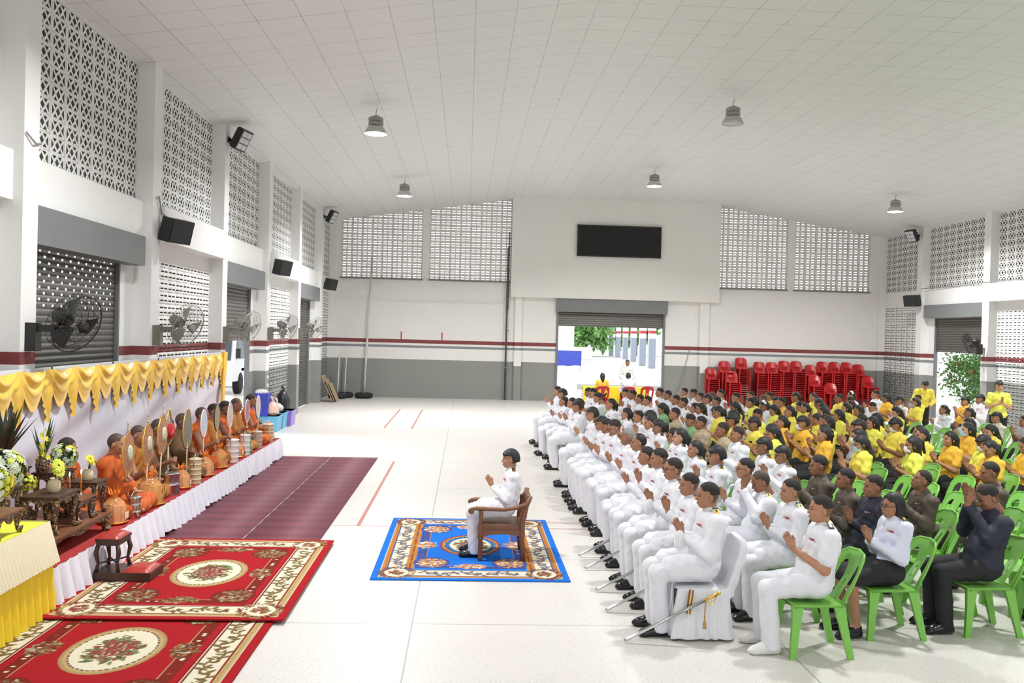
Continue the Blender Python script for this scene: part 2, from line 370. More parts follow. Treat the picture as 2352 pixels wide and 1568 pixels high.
LAMPS = [(-1.93, 17.86, 'lit high bay lamp, nearer of the two left of the ceiling ridge'), (-1.93, 26.0, 'lit high bay lamp, farther one left of the ceiling ridge'), (5.42, 18.17, 'dim high bay lamp under the middle of the ceiling, nearer to the camera'),
         (5.47, 26.1, 'lit high bay lamp hanging above and beyond the dim one'), (12.8, 26.0, 'lit high bay lamp over the yellow shirted crowd by the right wall')]
L0 = bay_lamp()
for i, (x, y, lb) in enumerate(LAMPS):
    z = ceil_z(x) - .262
    o = L0 if i == 0 else dup(L0, (x, y, z))
    o.location = (x, y, z); o['label'] = lb
    if i == 2:
        for c in o.children:
            if c.name.startswith('lens'): c.material_slots[0].link = 'OBJECT'; c.material_slots[0].material = mat('lamp_lens_off', (.55, .55, .53), .3)
allL = [(a, b, (.95, 1.5, 0, 1.65, 1.5)[i]) for i, (a, b, _) in enumerate(LAMPS)] + [(12.8, 17.9, 1.0)] + [(a, b_, q) for a in (-1.93, 5.45, 12.8) for b_, q in ((9.8, 1.0), (1.7, .5))]
for x, y, on in allL:
    if not on: continue
    ld = bpy.data.lights.new('high_bay_light', 'AREA'); ld.shape = 'DISK'; ld.size = .44; ld.energy = 430 * on; ld.color = (.97, .985, 1); ld.spread = math.radians(150)
    lo = bpy.data.objects.new('high_bay_light', ld); COL.objects.link(lo); lo.location = (x, y, ceil_z(x) - .26 - .35)

# outside
OUTG = mat('outdoor_concrete', (.62, .62, .6), .9, nz=.06, ns=2)
struct(MB().box(-60, 70, D + .25, 160, -.35, -.02).box(-60, -5.4, -20, D + .25, -.35, -.02).box(16.2, 80, -20, D + .25, -.35, -.02).build('ground', OUTG))
# ---------------------------------------------------------------- rugs painted point by point on a fine grid
def rug(name, label, x0, x1, y0, y1, base, z, gold, long_band, group=None, rot=0, gs=.0085):
    W, Lh = x1 - x0, y1 - y0; nx = int(W / gs); ny = int(Lh / gs)
    u = np.linspace(0, W, nx + 1); v = np.linspace(0, Lh, ny + 1); U, V = np.meshgrid(u, v, indexing='ij')
    rng = np.random.RandomState(len(label)); base = np.array(base); C = np.zeros(U.shape + (3,)) + base
    cream = np.array((.62, .57, .43)); olive = np.array((.16, .105, .04)); dk = np.array((.12, .02, .02)) if gold is None else np.array((.1, .02, .03)); gd = np.array((.42, .3, .13)) if gold is None else np.array(gold)
    e = np.minimum(np.minimum(U, W - U), np.minimum(V, Lh - V)); ex = np.minimum(U, W - U); ey = np.minimum(V, Lh - V)
    def put(mask, col): C[mask] = col
    put((e > .07) & (e < .078), cream * .9); put((e > .085) & (e < .135), gd); put((e > .105) & (e < .112) & (((U + V) * 30 % 1) < .5), gd * .45)
    put((e > .135) & (e < .142), dk); put((e > .145) & (e < .335), cream); put((e > .335) & (e < .35), dk); put((e > .355) & (e < .365), cream); put((e > .37) & (e < .378), base * .5)
    if long_band:
        put((ex > .33) & (ex < .42) & (ey > .33), gd); put((ex > .36) & (ex < .39) & (ey > .33) & ((V * 40 % 1) < .55), dk)
    dark_in = base * .42 + np.array((.03, .012, .004)); put((e > .43) & (e < .53), dark_in); put((e > .53) & (e < .537), gd)
    def ell(cx, cy, rx, ry, col, th=0.0):
        s = ((U - cx) / rx) ** 2 + ((V - cy) / ry) ** 2 < 1; C[s] = col; return s
    def leaf(cx, cy, r, a, col, asp=.4):
        i0, i1 = np.searchsorted(u, (cx - r, cx + r)); j0, j1 = np.searchsorted(v, (cy - r, cy + r)); i0 = max(i0, 0); j0 = max(j0, 0)
        uu = U[i0:i1, j0:j1] - cx; vv = V[i0:i1, j0:j1] - cy; c, s = math.cos(a), math.sin(a)
        p = uu * c + vv * s; q = -uu * s + vv * c; k = (p / r) ** 2 + (q / (r * asp)) ** 2 < 1; C[i0:i1, j0:j1][k] = col
    def flower(cx, cy, r, cols):
        for k in range(7): leaf(cx + math.cos(k * .9) * r * .55, cy + math.sin(k * .9) * r * .55, r * .45, k * .9, cols[k % len(cols)], .75)
        leaf(cx, cy, r * .25, 0, gd * 1.3, 1)
    def bunch(cx, cy, rx, ry, n, cols, lf=.035):
        for k in range(n):
            a = rng.rand() * 6.28; q = math.sqrt(rng.rand()); leaf(cx + rx * q * math.cos(a), cy + ry * q * math.sin(a), lf * (.6 + rng.rand()), rng.rand() * 6.28, cols[rng.randint(len(cols))], .45)
    lf = [olive, olive * 1.6, olive * .6, gd * .8]
    if gold is not None: lf = [np.array((.12, .12, .16)), np.array((.2, .1, .06)), np.array((.1, .1, .12)), olive * 1.5]
    # scroll band of acanthus leaves
    def band(fix, lo, hi, horiz):
        n = int((hi - lo) / .2)
        for q in range(int((hi - lo) / .016)):
            t = lo + q * .016; o_ = .045 * math.sin(t * 15); p = (t, fix + o_) if horiz else (fix + o_, t); leaf(p[0], p[1], .014, 0, lf[0], .6)
            if q % 3 == 0:
                s = 1 if (q // 3) % 2 else -1; o2 = o_ + s * .035; p = (t, fix + o2) if horiz else (fix + o2, t); leaf(p[0], p[1], .036 + .014 * rng.rand(), (s * .9 if horiz else 1.57 - s * .9) + rng.rand() * .5, lf[q % 3], .42)
        for i in range(n):
            t = lo + (i + .5) * (hi - lo) / n; s = 1 if i % 2 else -1
            for k in range(15):
                a = k / 15 * 5.2; rr = .062 * (1 - k / 20); du = rr * math.cos(a) * 1.15; dv = s * (rr * math.sin(a) - .01)
                p = (t + du, fix + dv) if horiz else (fix + dv, t + du); leaf(p[0], p[1], .03 - k * .0012, a + (1.57 if horiz else 0), lf[(k + i) % 3], .45)
            p = (t, fix) if horiz else (fix, t); leaf(p[0], p[1], .018, 0, cream if gold is None else np.array((.45, .3, .2)), .9)
    for f in (.24, W - .24): band(f, .5, Lh - .5, False)
    for f in (.24, Lh - .24): band(f, .5, W - .5, True)
    # field: corner and side rosettes, centre medallion
    ros = [olive, olive * .6, olive * 1.5, cream * .55, dk * 1.2, gd * .6, dark_in] if gold is None else [gd * 1.3, cream, np.array((.25, .12, .1)), gd]
    for sx in (0, 1):
        for sy in (0, 1):
            cx = .25 + sx * (W - .5); cy = .25 + sy * (Lh - .5)
            bunch(cx, cy, .2, .22, 170, [dk * 1.4, olive, olive * 1.4, gd * .7, dark_in], .024); ell(cx, cy, .125, .15, cream); bunch(cx, cy, .075, .1, 60, [dk * 2, np.array((.24, .04, .035)), olive, olive * 1.3], .02)
            cx = .6 + sx * (W - 1.2); cy = .66 + sy * (Lh - 1.32); ell(cx, cy, .2, .22, dark_in); ell(cx, cy, .19, .21, dark_in * 1.0); bunch(cx, cy, .16, .18, 230, ros, .02)
    for cx, cy in ((W / 2, .52), (W / 2, Lh - .52), (.52, Lh / 2), (W - .52, Lh / 2)): bunch(cx, cy, .16 if cy != Lh / 2 else .11, .1 if cy != Lh / 2 else .17, 150, ros, .02)
    for k in range(46):
        t = rng.rand(); s = rng.randint(4); px, py = [(.48, .6 + t * (Lh - 1.2)), (W - .48, .6 + t * (Lh - 1.2)), (.6 + t * (W - 1.2), .48), (.6 + t * (W - 1.2), Lh - .48)][s]
        leaf(px, py, .016, 0, cream if k % 3 else np.array((.3, .05, .05)), .9)
    cx, cy = W / 2, Lh / 2; a, b = .36, .51
    ell(cx, cy, a, b, gd * .75 if gold is None else dk * 2); ell(cx, cy, a * .93, b * .93, gd if gold is None else gd); ell(cx, cy, a * .86, b * .87, dk); ell(cx, cy, a * .82, b * .83, cream if gold is None else np.array((.03, .12, .3)))
    if gold is not None: ell(cx, cy, a * .68, b * .7, cream * .8)
    for k in range(44):
        q = k / 44 * 6.283; leaf(cx + a * .84 * math.cos(q), cy + b * .85 * math.sin(q), .012, q, cream * .7, .8)
    ell(cx, cy, a * .77 if gold is None else a * .64, b * .79 if gold is None else b * .66, cream)
    bunch(cx, cy, a * .6, b * .6, 90, [np.array((.1, .13, .05)), np.array((.16, .2, .09)), olive], .034); bunch(cx, cy, a * .46, b * .48, 200, [dk * 2, np.array((.26, .04, .035)), olive, olive * .6, np.array((.4, .28, .22)) * .6], .024)
    for k in range(8): q = k * .785; flower(cx + .07 * math.cos(q), cy + .11 * math.sin(q), .035, [np.array((.28, .05, .045)), np.array((.16, .025, .025)), cream * .45])
    Vv = np.stack([U.ravel() - W / 2, V.ravel() - Lh / 2, np.full(U.size, .012)], 1); idx = np.arange(U.size).reshape(U.shape)
    F = np.stack([idx[:-1, :-1].ravel(), idx[1:, :-1].ravel(), idx[1:, 1:].ravel(), idx[:-1, 1:].ravel()], 1)
    # skirt down to the floor
    ring = np.concatenate([idx[:, 0], idx[-1, 1:], idx[::-1, -1][1:], idx[0, ::-1][1:-1]]); lo = Vv[ring].copy(); lo[:, 2] = 0; n0 = len(Vv); k = np.arange(len(ring)); k2 = (k + 1) % len(ring)
    F = np.concatenate([F, np.stack([ring[k], n0 + k, n0 + k2, ring[k2]], 1)]); Vv = np.concatenate([Vv, lo]); Cf = np.concatenate([C.reshape(-1, 3), np.repeat(base[None], len(ring), 0)])
    cols = np.concatenate([np.clip(Cf, 0, 1), np.ones((len(Cf), 1))], 1)
    me = arr_mesh(name, Vv, F, False, cols)
    if 'woven_pile' not in MATS:
        m, T, B = nt('woven_pile'); at = T.nodes.new('ShaderNodeAttribute'); at.attribute_name = 'feat'; T.links.new(at.outputs['Color'], B.inputs['Base Color']); B.inputs['Roughness'].default_value = .95; B.inputs['Specular IOR Level'].default_value = .1; bump(T, B, noise(T, 180, 2), .3, .004); MATS['woven_pile'] = m
    return tag(obj(name, me, MATS['woven_pile'], None, ((x0 + x1) / 2, (y0 + y1) / 2, z), (0, 0, rot)), label, 'rug', group)
REDB = (.32, .011, .015)
rug('floral_rug', 'red floral rug with oval medallion under the kneeling bench, top rug of the two', -3.57, -1.5, 7.6, 10.48, REDB, .032, None, False)
rug('floral_rug', 'red floral rug at the bottom edge, its far end under the other red rug', -3.72, -1.6, 5.5, 8.4, REDB, .006, None, False, rot=-.01)
rug('floral_rug', 'blue rug with cream scroll border and oval medallion under the wooden armchair', -.92, 1.13, 8.98, 11.92, (.012, .14, .56), .003, (.42, .17, .04), True)
for i, (xa, xb, lb) in enumerate([(-3.62, -2.62, 'maroon ribbed floor mat strip lying against the white stage skirt'), (-2.6, -1.69, 'maroon ribbed floor mat strip on the side of the open floor')]):
    m = MB(); n = 90; vs = []
    for j in range(n + 1):
        y = 7.3 + j * (17.5 - 7.3) / n
        for x in (xa, xb): vs.append((x, y, .011 + .004 * math.sin(j * 1.7 + x) + (.0 if j else 0)))
    m.add(vs, [(2 * j, 2 * j + 1, 2 * j + 3, 2 * j + 2) for j in range(n)], 0, True); lo = [(x, y, 0) for x, y, z in vs]; b = len(m.v); m.add(lo, []); 
    for j in range(n): m.f += [(2 * j, 2 * j + 2, b + 2 * j + 2, b + 2 * j), (2 * j + 1, b + 2 * j + 1, b + 2 * j + 3, 2 * j + 3)]; m.mi += [0, 0]; m.sm += [False, False]
    m.f += [(0, b, b + 1, 1), (2 * n, 2 * n + 1, b + 2 * n + 1, b + 2 * n)]; m.mi += [0, 0]; m.sm += [False, False]
    tag(m.build('floor_mat', MATM, loc=(0, 0, .0)), lb, 'floor mat', 'maroon mats in front of the stage')
# ---------------------------------------------------------------- stage, backdrop, swags
ST = .35
t = thing('stage_platform', 'low stage with red carpet top and pleated white satin skirt along the left wall', 'stage', (0, 0, 0))
MB().box(-4.72, -3.62, 7.95, 17.5, 0, ST).build('carpeted_top', REDC, t)
def pleated(x, y0, y1, zt, zb, amp, per, flare=.03, n=None, seed=1, along='y', endf=None):
    rng = random.Random(seed); n = n or int((y1 - y0) / per * 10); vs = []; R = 7; ph = 0; col = []
    for i in range(n + 1):
        y = y0 + (y1 - y0) * i / n; ph += (2 * math.pi * (y1 - y0) / n / per) * (.75 + .5 * rng.random())
        for r in range(R):
            k = r / (R - 1); z = zt + (zb - zt) * k + (.02 * math.sin(y * 3.1) + .015 * math.sin(y * 7.7)) * k * (1 if zb > .005 else 0)
            d = x + flare * k + amp * (.25 + .75 * k) * (abs(math.sin(ph / 2)) * 1.5 - .5 + .25 * math.sin(ph * 2.3 + 3 * k)) 
            vs.append((d, y, z) if along == 'y' else (y, d, z))
    fs = [(i * R + r, (i + 1) * R + r, (i + 1) * R + r + 1, i * R + r + 1) for i in range(n) for r in range(R - 1)]
    return vs, fs
vs, fs = pleated(-3.6, 7.9, 17.52, ST + .012, .02, .05, .2, .045, n=1100)
MB().add(vs, fs, 0, True).build('satin_skirt', SATINW, t)
vs, fs = pleated(17.52, -4.7, -3.6, ST + .012, .02, .02, .17, along='x', flare=.02); MB().add(vs, fs, 0, True).build('satin_skirt', SATINW, t)
# backdrop of white cloth with yellow swags
t = thing('backdrop_screen', 'long white cloth backdrop topped by golden yellow satin swags behind the monks', 'backdrop', (0, 0, 0))
V = []; NY, NZ = 260, 26
for i in range(NY + 1):
    y = 7.0 + (17.9 - 7.0) * i / NY
    for j in range(NZ + 1):
        k = j / NZ; z = .3 + 1.68 * k
        V.append((-4.83 + .022 * math.sin(y * 2.3 + z * 3.2) + .02 * abs(math.sin(y * 1.1 - z * 2.6)) + .014 * math.sin(z * 7 - y * 1.9) + .008 * math.sin(z * 15 - y * 4), y, z))
MB().add(V, [(i * (NZ + 1) + j, (i + 1) * (NZ + 1) + j, (i + 1) * (NZ + 1) + j + 1, i * (NZ + 1) + j + 1) for i in range(NY) for j in range(NZ)], 0, True).build('white_cloth', CLOTHBACK, t)
m = MB()
for y in np.arange(7.05, 17.9, 1.8): m.box(-4.92, -4.88, y, y + .04, 0, 2.0)
m.box(-4.92, -4.88, 7, 17.9, 1.96, 2.0); m.build('frame', WHITEP, t)
G = [6.4, 7.05, 7.7, 8.35, 9.0, 9.66, 10.32, 10.98, 11.64, 12.3, 12.95, 13.6, 14.25, 14.9, 15.55, 16.2, 16.85, 17.45]
for gi in range(1, len(G) - 1):
    ya, yb = G[gi], G[gi + 1]; V = []; n1, n2 = 46, 26
    for i in range(n1 + 1):
        s = i / n1; y = ya + (yb - ya) * s
        q = min(s, 1 - s) * 2                       # 0 at the gathers, 1 mid-swag
        tail = .62 - .34 * min(1, q * 2.4) if q < .42 else .28 + .16 * math.sin(math.pi * (q - .42) / 1.16)
        for j in range(n2 + 1):
            k = j / n2; z = 2.0 - .03 * math.sin(math.pi * s) - tail * k
            near = max(0, 1 - q * 2.4); pl = .035 * k ** .6 * math.cos(s * (1 if s < .5 else -1) * 120 + (0 if s < .5 else 120)) * near
            sag = .028 * math.sin((k * tail + .22 * (1 - (2 * s - 1) ** 2) * -1) * 38) * (1 - near) * math.sin(math.pi * min(1, k * 1.3 + .15))
            V.append((-4.765 + .035 * math.sin(math.pi * min(1, k + .15)) + pl + sag, y, z))
    MB().add(V, [(i * (n2 + 1) + j, (i + 1) * (n2 + 1) + j, (i + 1) * (n2 + 1) + j + 1, i * (n2 + 1) + j + 1) for i in range(n1) for j in range(n2)], 0, True).build('yellow_swag', SATINY, t)
V = []
for i in range(25):
    s = i / 24
    for j in range(21):
        k = j / 20; V.append((-4.74 + .03 * math.cos(s * 22) * (1 - .3 * k), 17.42 + s * (.34 - .22 * k), 2.02 - 1.15 * k))
MB().add(V, [(i * 21 + j, (i + 1) * 21 + j, (i + 1) * 21 + j + 1, i * 21 + j + 1) for i in range(24) for j in range(20)], 0, True).build('yellow_end_tail', SATINY, t)

# ---------------------------------------------------------------- yellow draped table at the left edge
t = thing('draped_table', 'table with bright yellow top, cream overlay and yellow pleated skirt at left edge', 'table', (0, 0, 0))
MB().box(-4.6, -3.6, 5.9, 7.84, .74, .8).build('table_top', YELTOP, t)
V = []; 
def drape(xa, ya, yb, zt, zb, amp, per, seed, M, nm):
    path = []; L = 0
    for p, q in (((-3.585, ya), (-3.585, yb)), ((-3.585, yb), (-4.6, yb))):
        d = math.dist(p, q); n = int(d / .012)
        for i in range(n): path.append((p[0] + (q[0] - p[0]) * i / n, p[1] + (q[1] - p[1]) * i / n, (1, 0) if p[0] == q[0] else (0, 1)))
    vs = []; R = 8; rng = random.Random(seed); ph = 0
    for i, (x, y, nrm) in enumerate(path):
        ph += .012 / per * 6.283 * (.8 + .4 * rng.random())
        for r in range(R):
            k = r / (R - 1); d = amp * (.15 + .85 * k) * math.sin(ph) + xa * k + .004
            vs.append((x + nrm[0] * d, y + nrm[1] * d, zt + (zb - zt) * k))
    MB().add(vs, [(i * R + r, (i + 1) * R + r, (i + 1) * R + r + 1, i * R + r + 1) for i in range(len(path) - 1) for r in range(R - 1)], 0, True).build(nm, M, t)
drape(.05, 5.9, 7.85, .79, .02, .028, .12, 3, YELSK, 'pleated_skirt'); drape(.1, 5.9, 7.86, .806, .46, .01, .05, 4, CREAMC, 'cream_overlay')
for lx, ly in ((-4.55, 5.95), (-4.55, 7.75), (-3.7, 7.75), (-3.7, 5.95)): MB().box(lx, lx + .05, ly, ly + .05, 0, .74).build('leg', DARKW, t)

# ---------------------------------------------------------------- carved altar tables
def carved(name, label, x0, x1, y0, y1, z0, z1, group='carved altar tables on the stage', apron=.07, leg=.05):
    t = thing(name, label, 'altar table', ((x0 + x1) / 2, (y0 + y1) / 2, z0), 0, group); a, b, h = (x1 - x0) / 2, (y1 - y0) / 2, z1 - z0
    m = MB().box(-a - .015, a + .015, -b - .015, b + .015, h - .018, h).box(-a, a, -b, b, h - .03, h - .018); m.build('top_board', TEAK if h < .3 else DARKW, t)
    m = MB()
    for s in (-1, 1):
        vs, fs = sheet([(-a, h - .03), (a, h - .03), (a, h - .03 - apron * .6)] + [(a - (2 * a) * k / 16, h - .03 - apron * (.65 + .35 * math.cos(k / 16 * 4 * math.pi))) for k in range(1, 16)] + [(-a, h - .03 - apron * .6)], [], lambda u, v, q, s=s: (u, s * b - s * .01 + q, v), .015); m.add(vs, fs)
        vs, fs = sheet([(-b, h - .03), (b, h - .03), (b, h - .03 - apron * .6)] + [(b - (2 * b) * k / 16, h - .03 - apron * (.65 + .35 * math.cos(k / 16 * 4 * math.pi))) for k in range(1, 16)] + [(-b, h - .03 - apron * .6)], [], lambda u, v, q, s=s: (s * a - s * .01 + q, u, v), .015); m.add(vs, fs)
    m.build('carved_apron', GILT, t)
    for sx in (-1, 1):
        for sy in (-1, 1):
            x, y = sx * (a - leg / 2), sy * (b - leg / 2)
            MB().tube([(x, y, h - .03), (x + sx * .008, y + sy * .008, h * .75), (x - sx * .004, y - sy * .004, h * .35), (x, y, h * .12), (x + sx * .016, y + sy * .016, .035), (x + sx * .01, y + sy * .01, 0)], [leg * .62, leg * .7, leg * .42, leg * .36, leg * .62, leg * .5], 8).build('leg', GILT, t)
    return t
carved('altar_table', 'long low dark base table carrying the stepped altar tables on the red stage', -4.68, -3.72, 8.15, 9.52, ST, ST + .2, apron=.06, leg=.08)
B0 = ST + .2
carved('altar_table', 'carved altar table topmost on the right, holding a small vase, by the nearest monk', -4.05, -3.76, 9.24, 9.5, B0, .9)
carved('altar_table', 'low carved altar table in the middle step holding the candlesticks', -4.05, -3.76, 8.87, 9.2, B0, .79)
carved('altar_table', 'carved altar table on the near step holding a cream vase and yellow gerbera', -4.08, -3.76, 8.38, 8.82, B0, .91)
carved('altar_table', 'tall carved altar table at the back under the leafy plant arrangement', -4.66, -4.36, 8.62, 9.1, B0, 1.08)
carved('altar_table', 'carved altar table at the back behind the candles with a round white bouquet', -4.36, -4.09, 9.18, 9.5, B0, 1.0)
carved('altar_table', 'narrow carved stand under the large white and green bouquet', -4.36, -4.12, 8.2, 8.46, B0, 1.0)
carved('altar_table', 'small carved flower stand on the yellow draped table', -3.95, -3.63, 7.1, 7.46, .806, 1.0, leg=.045)
# vases, flowers, candles
FY = mat('yellow_petals', (.85, .75, .06), .6, nz=.1); FLM = mat('lime_petals', (.75, .82, .1), .6); FW_ = mat('white_green_petals', (.7, .78, .62), .6, nz=.15, ns=30); LEAFD = mat('dark_leaf', (.03, .07, .03), .45); LEAFR = mat('reddish_leaf', (.06, .03, .022), .45); CREAMV = mat('cream_ceramic', (.62, .52, .34), .35)
def petals(m, c, r, n, mi, d=(0, 0, 1), rng=random):
    d = Vector(d).normalized(); a = d.orthogonal().normalized(); b = d.cross(a)
    for k in range(n):
        q = 6.283 * k / n + rng.random() * .2; e = (a * math.cos(q) + b * math.sin(q)); s = (-a * math.sin(q) + b * math.cos(q)) * r * .3; C = Vector(c)
        m.add([C, C + e * r * .6 + s + d * r * .15, C + e * r + d * r * .02, C + e * r * .6 - s + d * r * .15], [(0, 1, 2, 3)], mi, False)
def bouquet(m, c, r, n, kinds, seed, zs=1):
    rng = random.Random(seed)
    for k in range(n):
        th = rng.random() * 6.283; ph = math.acos(1 - 1.7 * rng.random()); d = Vector((math.sin(ph) * math.cos(th), math.sin(ph) * math.sin(th), math.cos(ph) * zs)); p = Vector(c) + d * r * (.75 + .25 * rng.random()); mi = rng.choice(kinds); q = r * (.16 + .12 * rng.random())
        petals(m, p, q, 9, mi, d, rng); petals(m, p + d * .006, q * .6, 7, mi, d, rng)
        if rng.random() < .5: petals(m, p - d * r * .1, q * 1.3, 5, 4, d, rng)
FM = [FY, FLM, FW_, LEAFR, LEAFD]
def vase(name, label, x, y, z, s, fn, cat='flower vase', mt=CREAMV, prof=None):
    t = thing(name, label, cat, (x, y, z), 0, 'flower arrangements on the altar'); prof = prof or [(.001, 0), (.045, 0), (.052, .02), (.058, .06), (.05, .1), (.03, .115), (.04, .13), (.036, .13), (.026, .11)]
    MB().lathe([(a * s, b * s) for a, b in prof], 24).build('vase', mt, t); m = MB(); fn(m); m.build('flowers', FM, t); return t
def gerbera(zz, r, cnt, k0=1):
    def f(m):
        rng = random.Random(int(zz * 1000))
        for k in range(cnt):
            d = Vector((.6 + .4 * rng.random(), rng.uniform(-.8, .8), .5)); p = Vector((d.x * .06, d.y * .09, zz + rng.uniform(-.02, .05))); petals(m, p, r, 14, k0, d); petals(m, p + d.normalized() * .006, r * .55, 10, k0, d); m.sph(p + d.normalized() * .008, r * .14, 5, 3); m.tube([(0, 0, .08), p], .004, 5, 4)
    return f
vase('flower_vase', 'small cream vase of pale yellow flowers beside the nearest monk', -3.9, 9.37, .9, .95, gerbera(.2, .05, 4, 0))
vase('flower_vase', 'cream vase with a big yellow gerbera in front of the candles', -3.9, 8.62, .91, 1.05, gerbera(.22, .075, 4, 1))
def leafy(m):
    rng = random.Random(5)
    for k in range(22):
        a = rng.random() * 6.283; l = .32 + .22 * rng.random(); sp = .1 + .3 * rng.random(); w = .03; base = Vector((0, 0, .1)); tip = base + Vector((math.cos(a) * sp * .8, math.sin(a) * sp * .8, l)); s = Vector((-math.sin(a), math.cos(a), 0)) * w; mid = (base + tip) / 2 + Vector((math.cos(a), math.sin(a), 0)) * -.02
        m.add([base - s * .3, base + s * .3, mid + s, tip, mid - s], [(0, 1, 2, 3, 4)], 3 if k % 2 else 4, True)
    for k in range(5): a = k * 1.3; p = (.09 * math.cos(a), .09 * math.sin(a), .1 + .03 * (k % 2)); petals(m, p, .055, 10, 1, (math.cos(a), math.sin(a), .6)); petals(m, p, .035, 8, 1, (math.cos(a), math.sin(a), .6))
vase('flower_arrangement', 'tall arrangement of dark red cordyline leaves with lime flowers at its foot', -4.5, 8.86, 1.08, 1.3, leafy, mt=GILT)
def spray(m):
    rng = random.Random(8)
    for k in range(8):
        a = rng.random() * 6.283; tip = Vector((math.cos(a) * .12, math.sin(a) * .14, .38 + .2 * rng.random())); base = Vector((0, 0, .1)); s = Vector((-math.sin(a), math.cos(a), 0)) * .02; mid = (base + tip) / 2
        m.add([base, mid + s, tip, mid - s], [(0, 1, 2, 3)], 4, True)
    for k in range(22): petals(m, (rng.uniform(-.05, .06), rng.uniform(-.07, .07), .12 + k * .014), .032, 7, 0 if k % 3 else 1, (1, rng.uniform(-1, 1), .2), rng)
vase('flower_arrangement', 'slim dark vase of upright yellow orchids and green blades left of the round bouquet', -4.3, 9.24, 1.0, 1.2, spray, mt=GILT)
vase('flower_arrangement', 'round white and lime bouquet in front of the nearest monk', -4.16, 9.4, 1.0, .8, lambda m: bouquet(m, (.0, .0, .14), .14, 110, [1, 2, 2], 3))
vase('flower_arrangement', 'large white and green bouquet behind the flower bowl at the left edge', -4.22, 8.32, 1.0, 1.0, lambda m: bouquet(m, (0, 0, .17), .19, 170, [1, 2, 2], 4), mt=GILT)
vase('flower_arrangement', 'dense yellow gerbera and rose bouquet in a gold bowl at the left edge', -3.8, 7.28, 1.0, 1.3, lambda m: bouquet(m, (0, 0, .22), .17, 170, [0, 0, 1, 2], 6), mt=GOLD)
vase('flower_arrangement', 'smaller yellow and peach posy behind the cream gerbera vase', -4.2, 8.72, B0, 1.5, lambda m: bouquet(m, (0, 0, .42), .09, 60, [0, 1], 9), mt=GILT)
for x, y, lb in ((-3.9, 8.95, 'lit orange altar candle, nearer to the cream gerbera vase'), (-3.86, 9.12, 'lit orange altar candle on a silver stick, nearer to the monks')):
    t = thing('altar_candle', lb, 'candle', (x, y, .79), 0, 'lit altar candles')
    MB().lathe([(.001, 0), (.03, 0), (.03, .008), (.01, .016), (.008, .05), (.014, .056), (.001, .056)], 16).build('candlestick', STEEL, t)
    MB().lathe([(.001, .056), (.009, .056), (.007, .21), (.001, .215)], 12).build('wax', mat('orange_wax', (.75, .2, .02), .4), t)
    MB().lathe([(.001, .215), (.006, .225), (.007, .235), (.001, .262)], 10).build('flame', mat('flame', (1, .8, .4), .5, emit=(1, .75, .35), es=18), t)
t = thing('incense_pot', 'small brass incense pot with sticks between the two candles', 'incense pot', (-3.97, 9.03, .79)); MB().lathe([(.001, 0), (.03, 0), (.035, .02), (.04, .05), (.036, .05), (.03, .02)], 16).build('pot', GOLD, t)
for k in range(5): MB().tube([(.01 * math.cos(k * 1.3), .01 * math.sin(k * 1.3), .03), (.016 * math.cos(k * 1.3), .016 * math.sin(k * 1.3), .17)], .0016, 4).build('incense_stick', DARKW, t)

# ---------------------------------------------------------------- kneeling bench
t = thing('kneeling_bench', 'dark wooden prayer bench with red leather pads beside the stage skirt', 'bench', (-3.28, 8.86, .046)); t.scale = (.72, .72, .8)
MB().box(-.37, .39, -.25, .25, 0, .1).build('base', DARKW, t)
def pad(m, x0, x1, y0, y1, z0, z1):
    n = 10; vs = []
    for i in range(n + 1):
        for j in range(n + 1):
            a, b = i / n, j / n; k = (1 - (2 * a - 1) ** 6) * (1 - (2 * b - 1) ** 6); vs.append((x0 + (x1 - x0) * a, y0 + (y1 - y0) * b, z0 + (z1 - z0) * k))
    m.add(vs, [(i * (n + 1) + j, (i + 1) * (n + 1) + j, (i + 1) * (n + 1) + j + 1, i * (n + 1) + j + 1) for i in range(n) for j in range(n)], 0, True); return m
RL = mat('red_leather', (.38, .03, .02), .3, bp=.2, bs=40)
pad(MB(), 0, .37, -.23, .23, .1, .15).build('kneeling_pad', RL, t)
MB().box(-.36, -.04, -.22, .22, .47, .5).box(-.35, -.05, -.21, .21, .42, .47).build('stool_frame', DARKW, t); pad(MB(), -.35, -.05, -.21, .21, .5, .55).build('arm_pad', RL, t)
for sx in (-.33, -.07):
    for sy in (-.19, .19):
        s = 1 if sx > -.2 else -1; q = 1 if sy > 0 else -1
        MB().tube([(sx, sy, .42), (sx + s * .02, sy + q * .02, .33), (sx - s * .005, sy, .2), (sx + s * .015, sy + q * .015, .1)], [.03, .034, .02, .03], 8).build('leg', DARKW, t)
MB().tube([(-.33, -.19, .2), (-.07, .19, .2)], .011).tube([(-.33, .19, .2), (-.07, -.19, .2)], .011).build('cross_stretcher', DARKW, t)

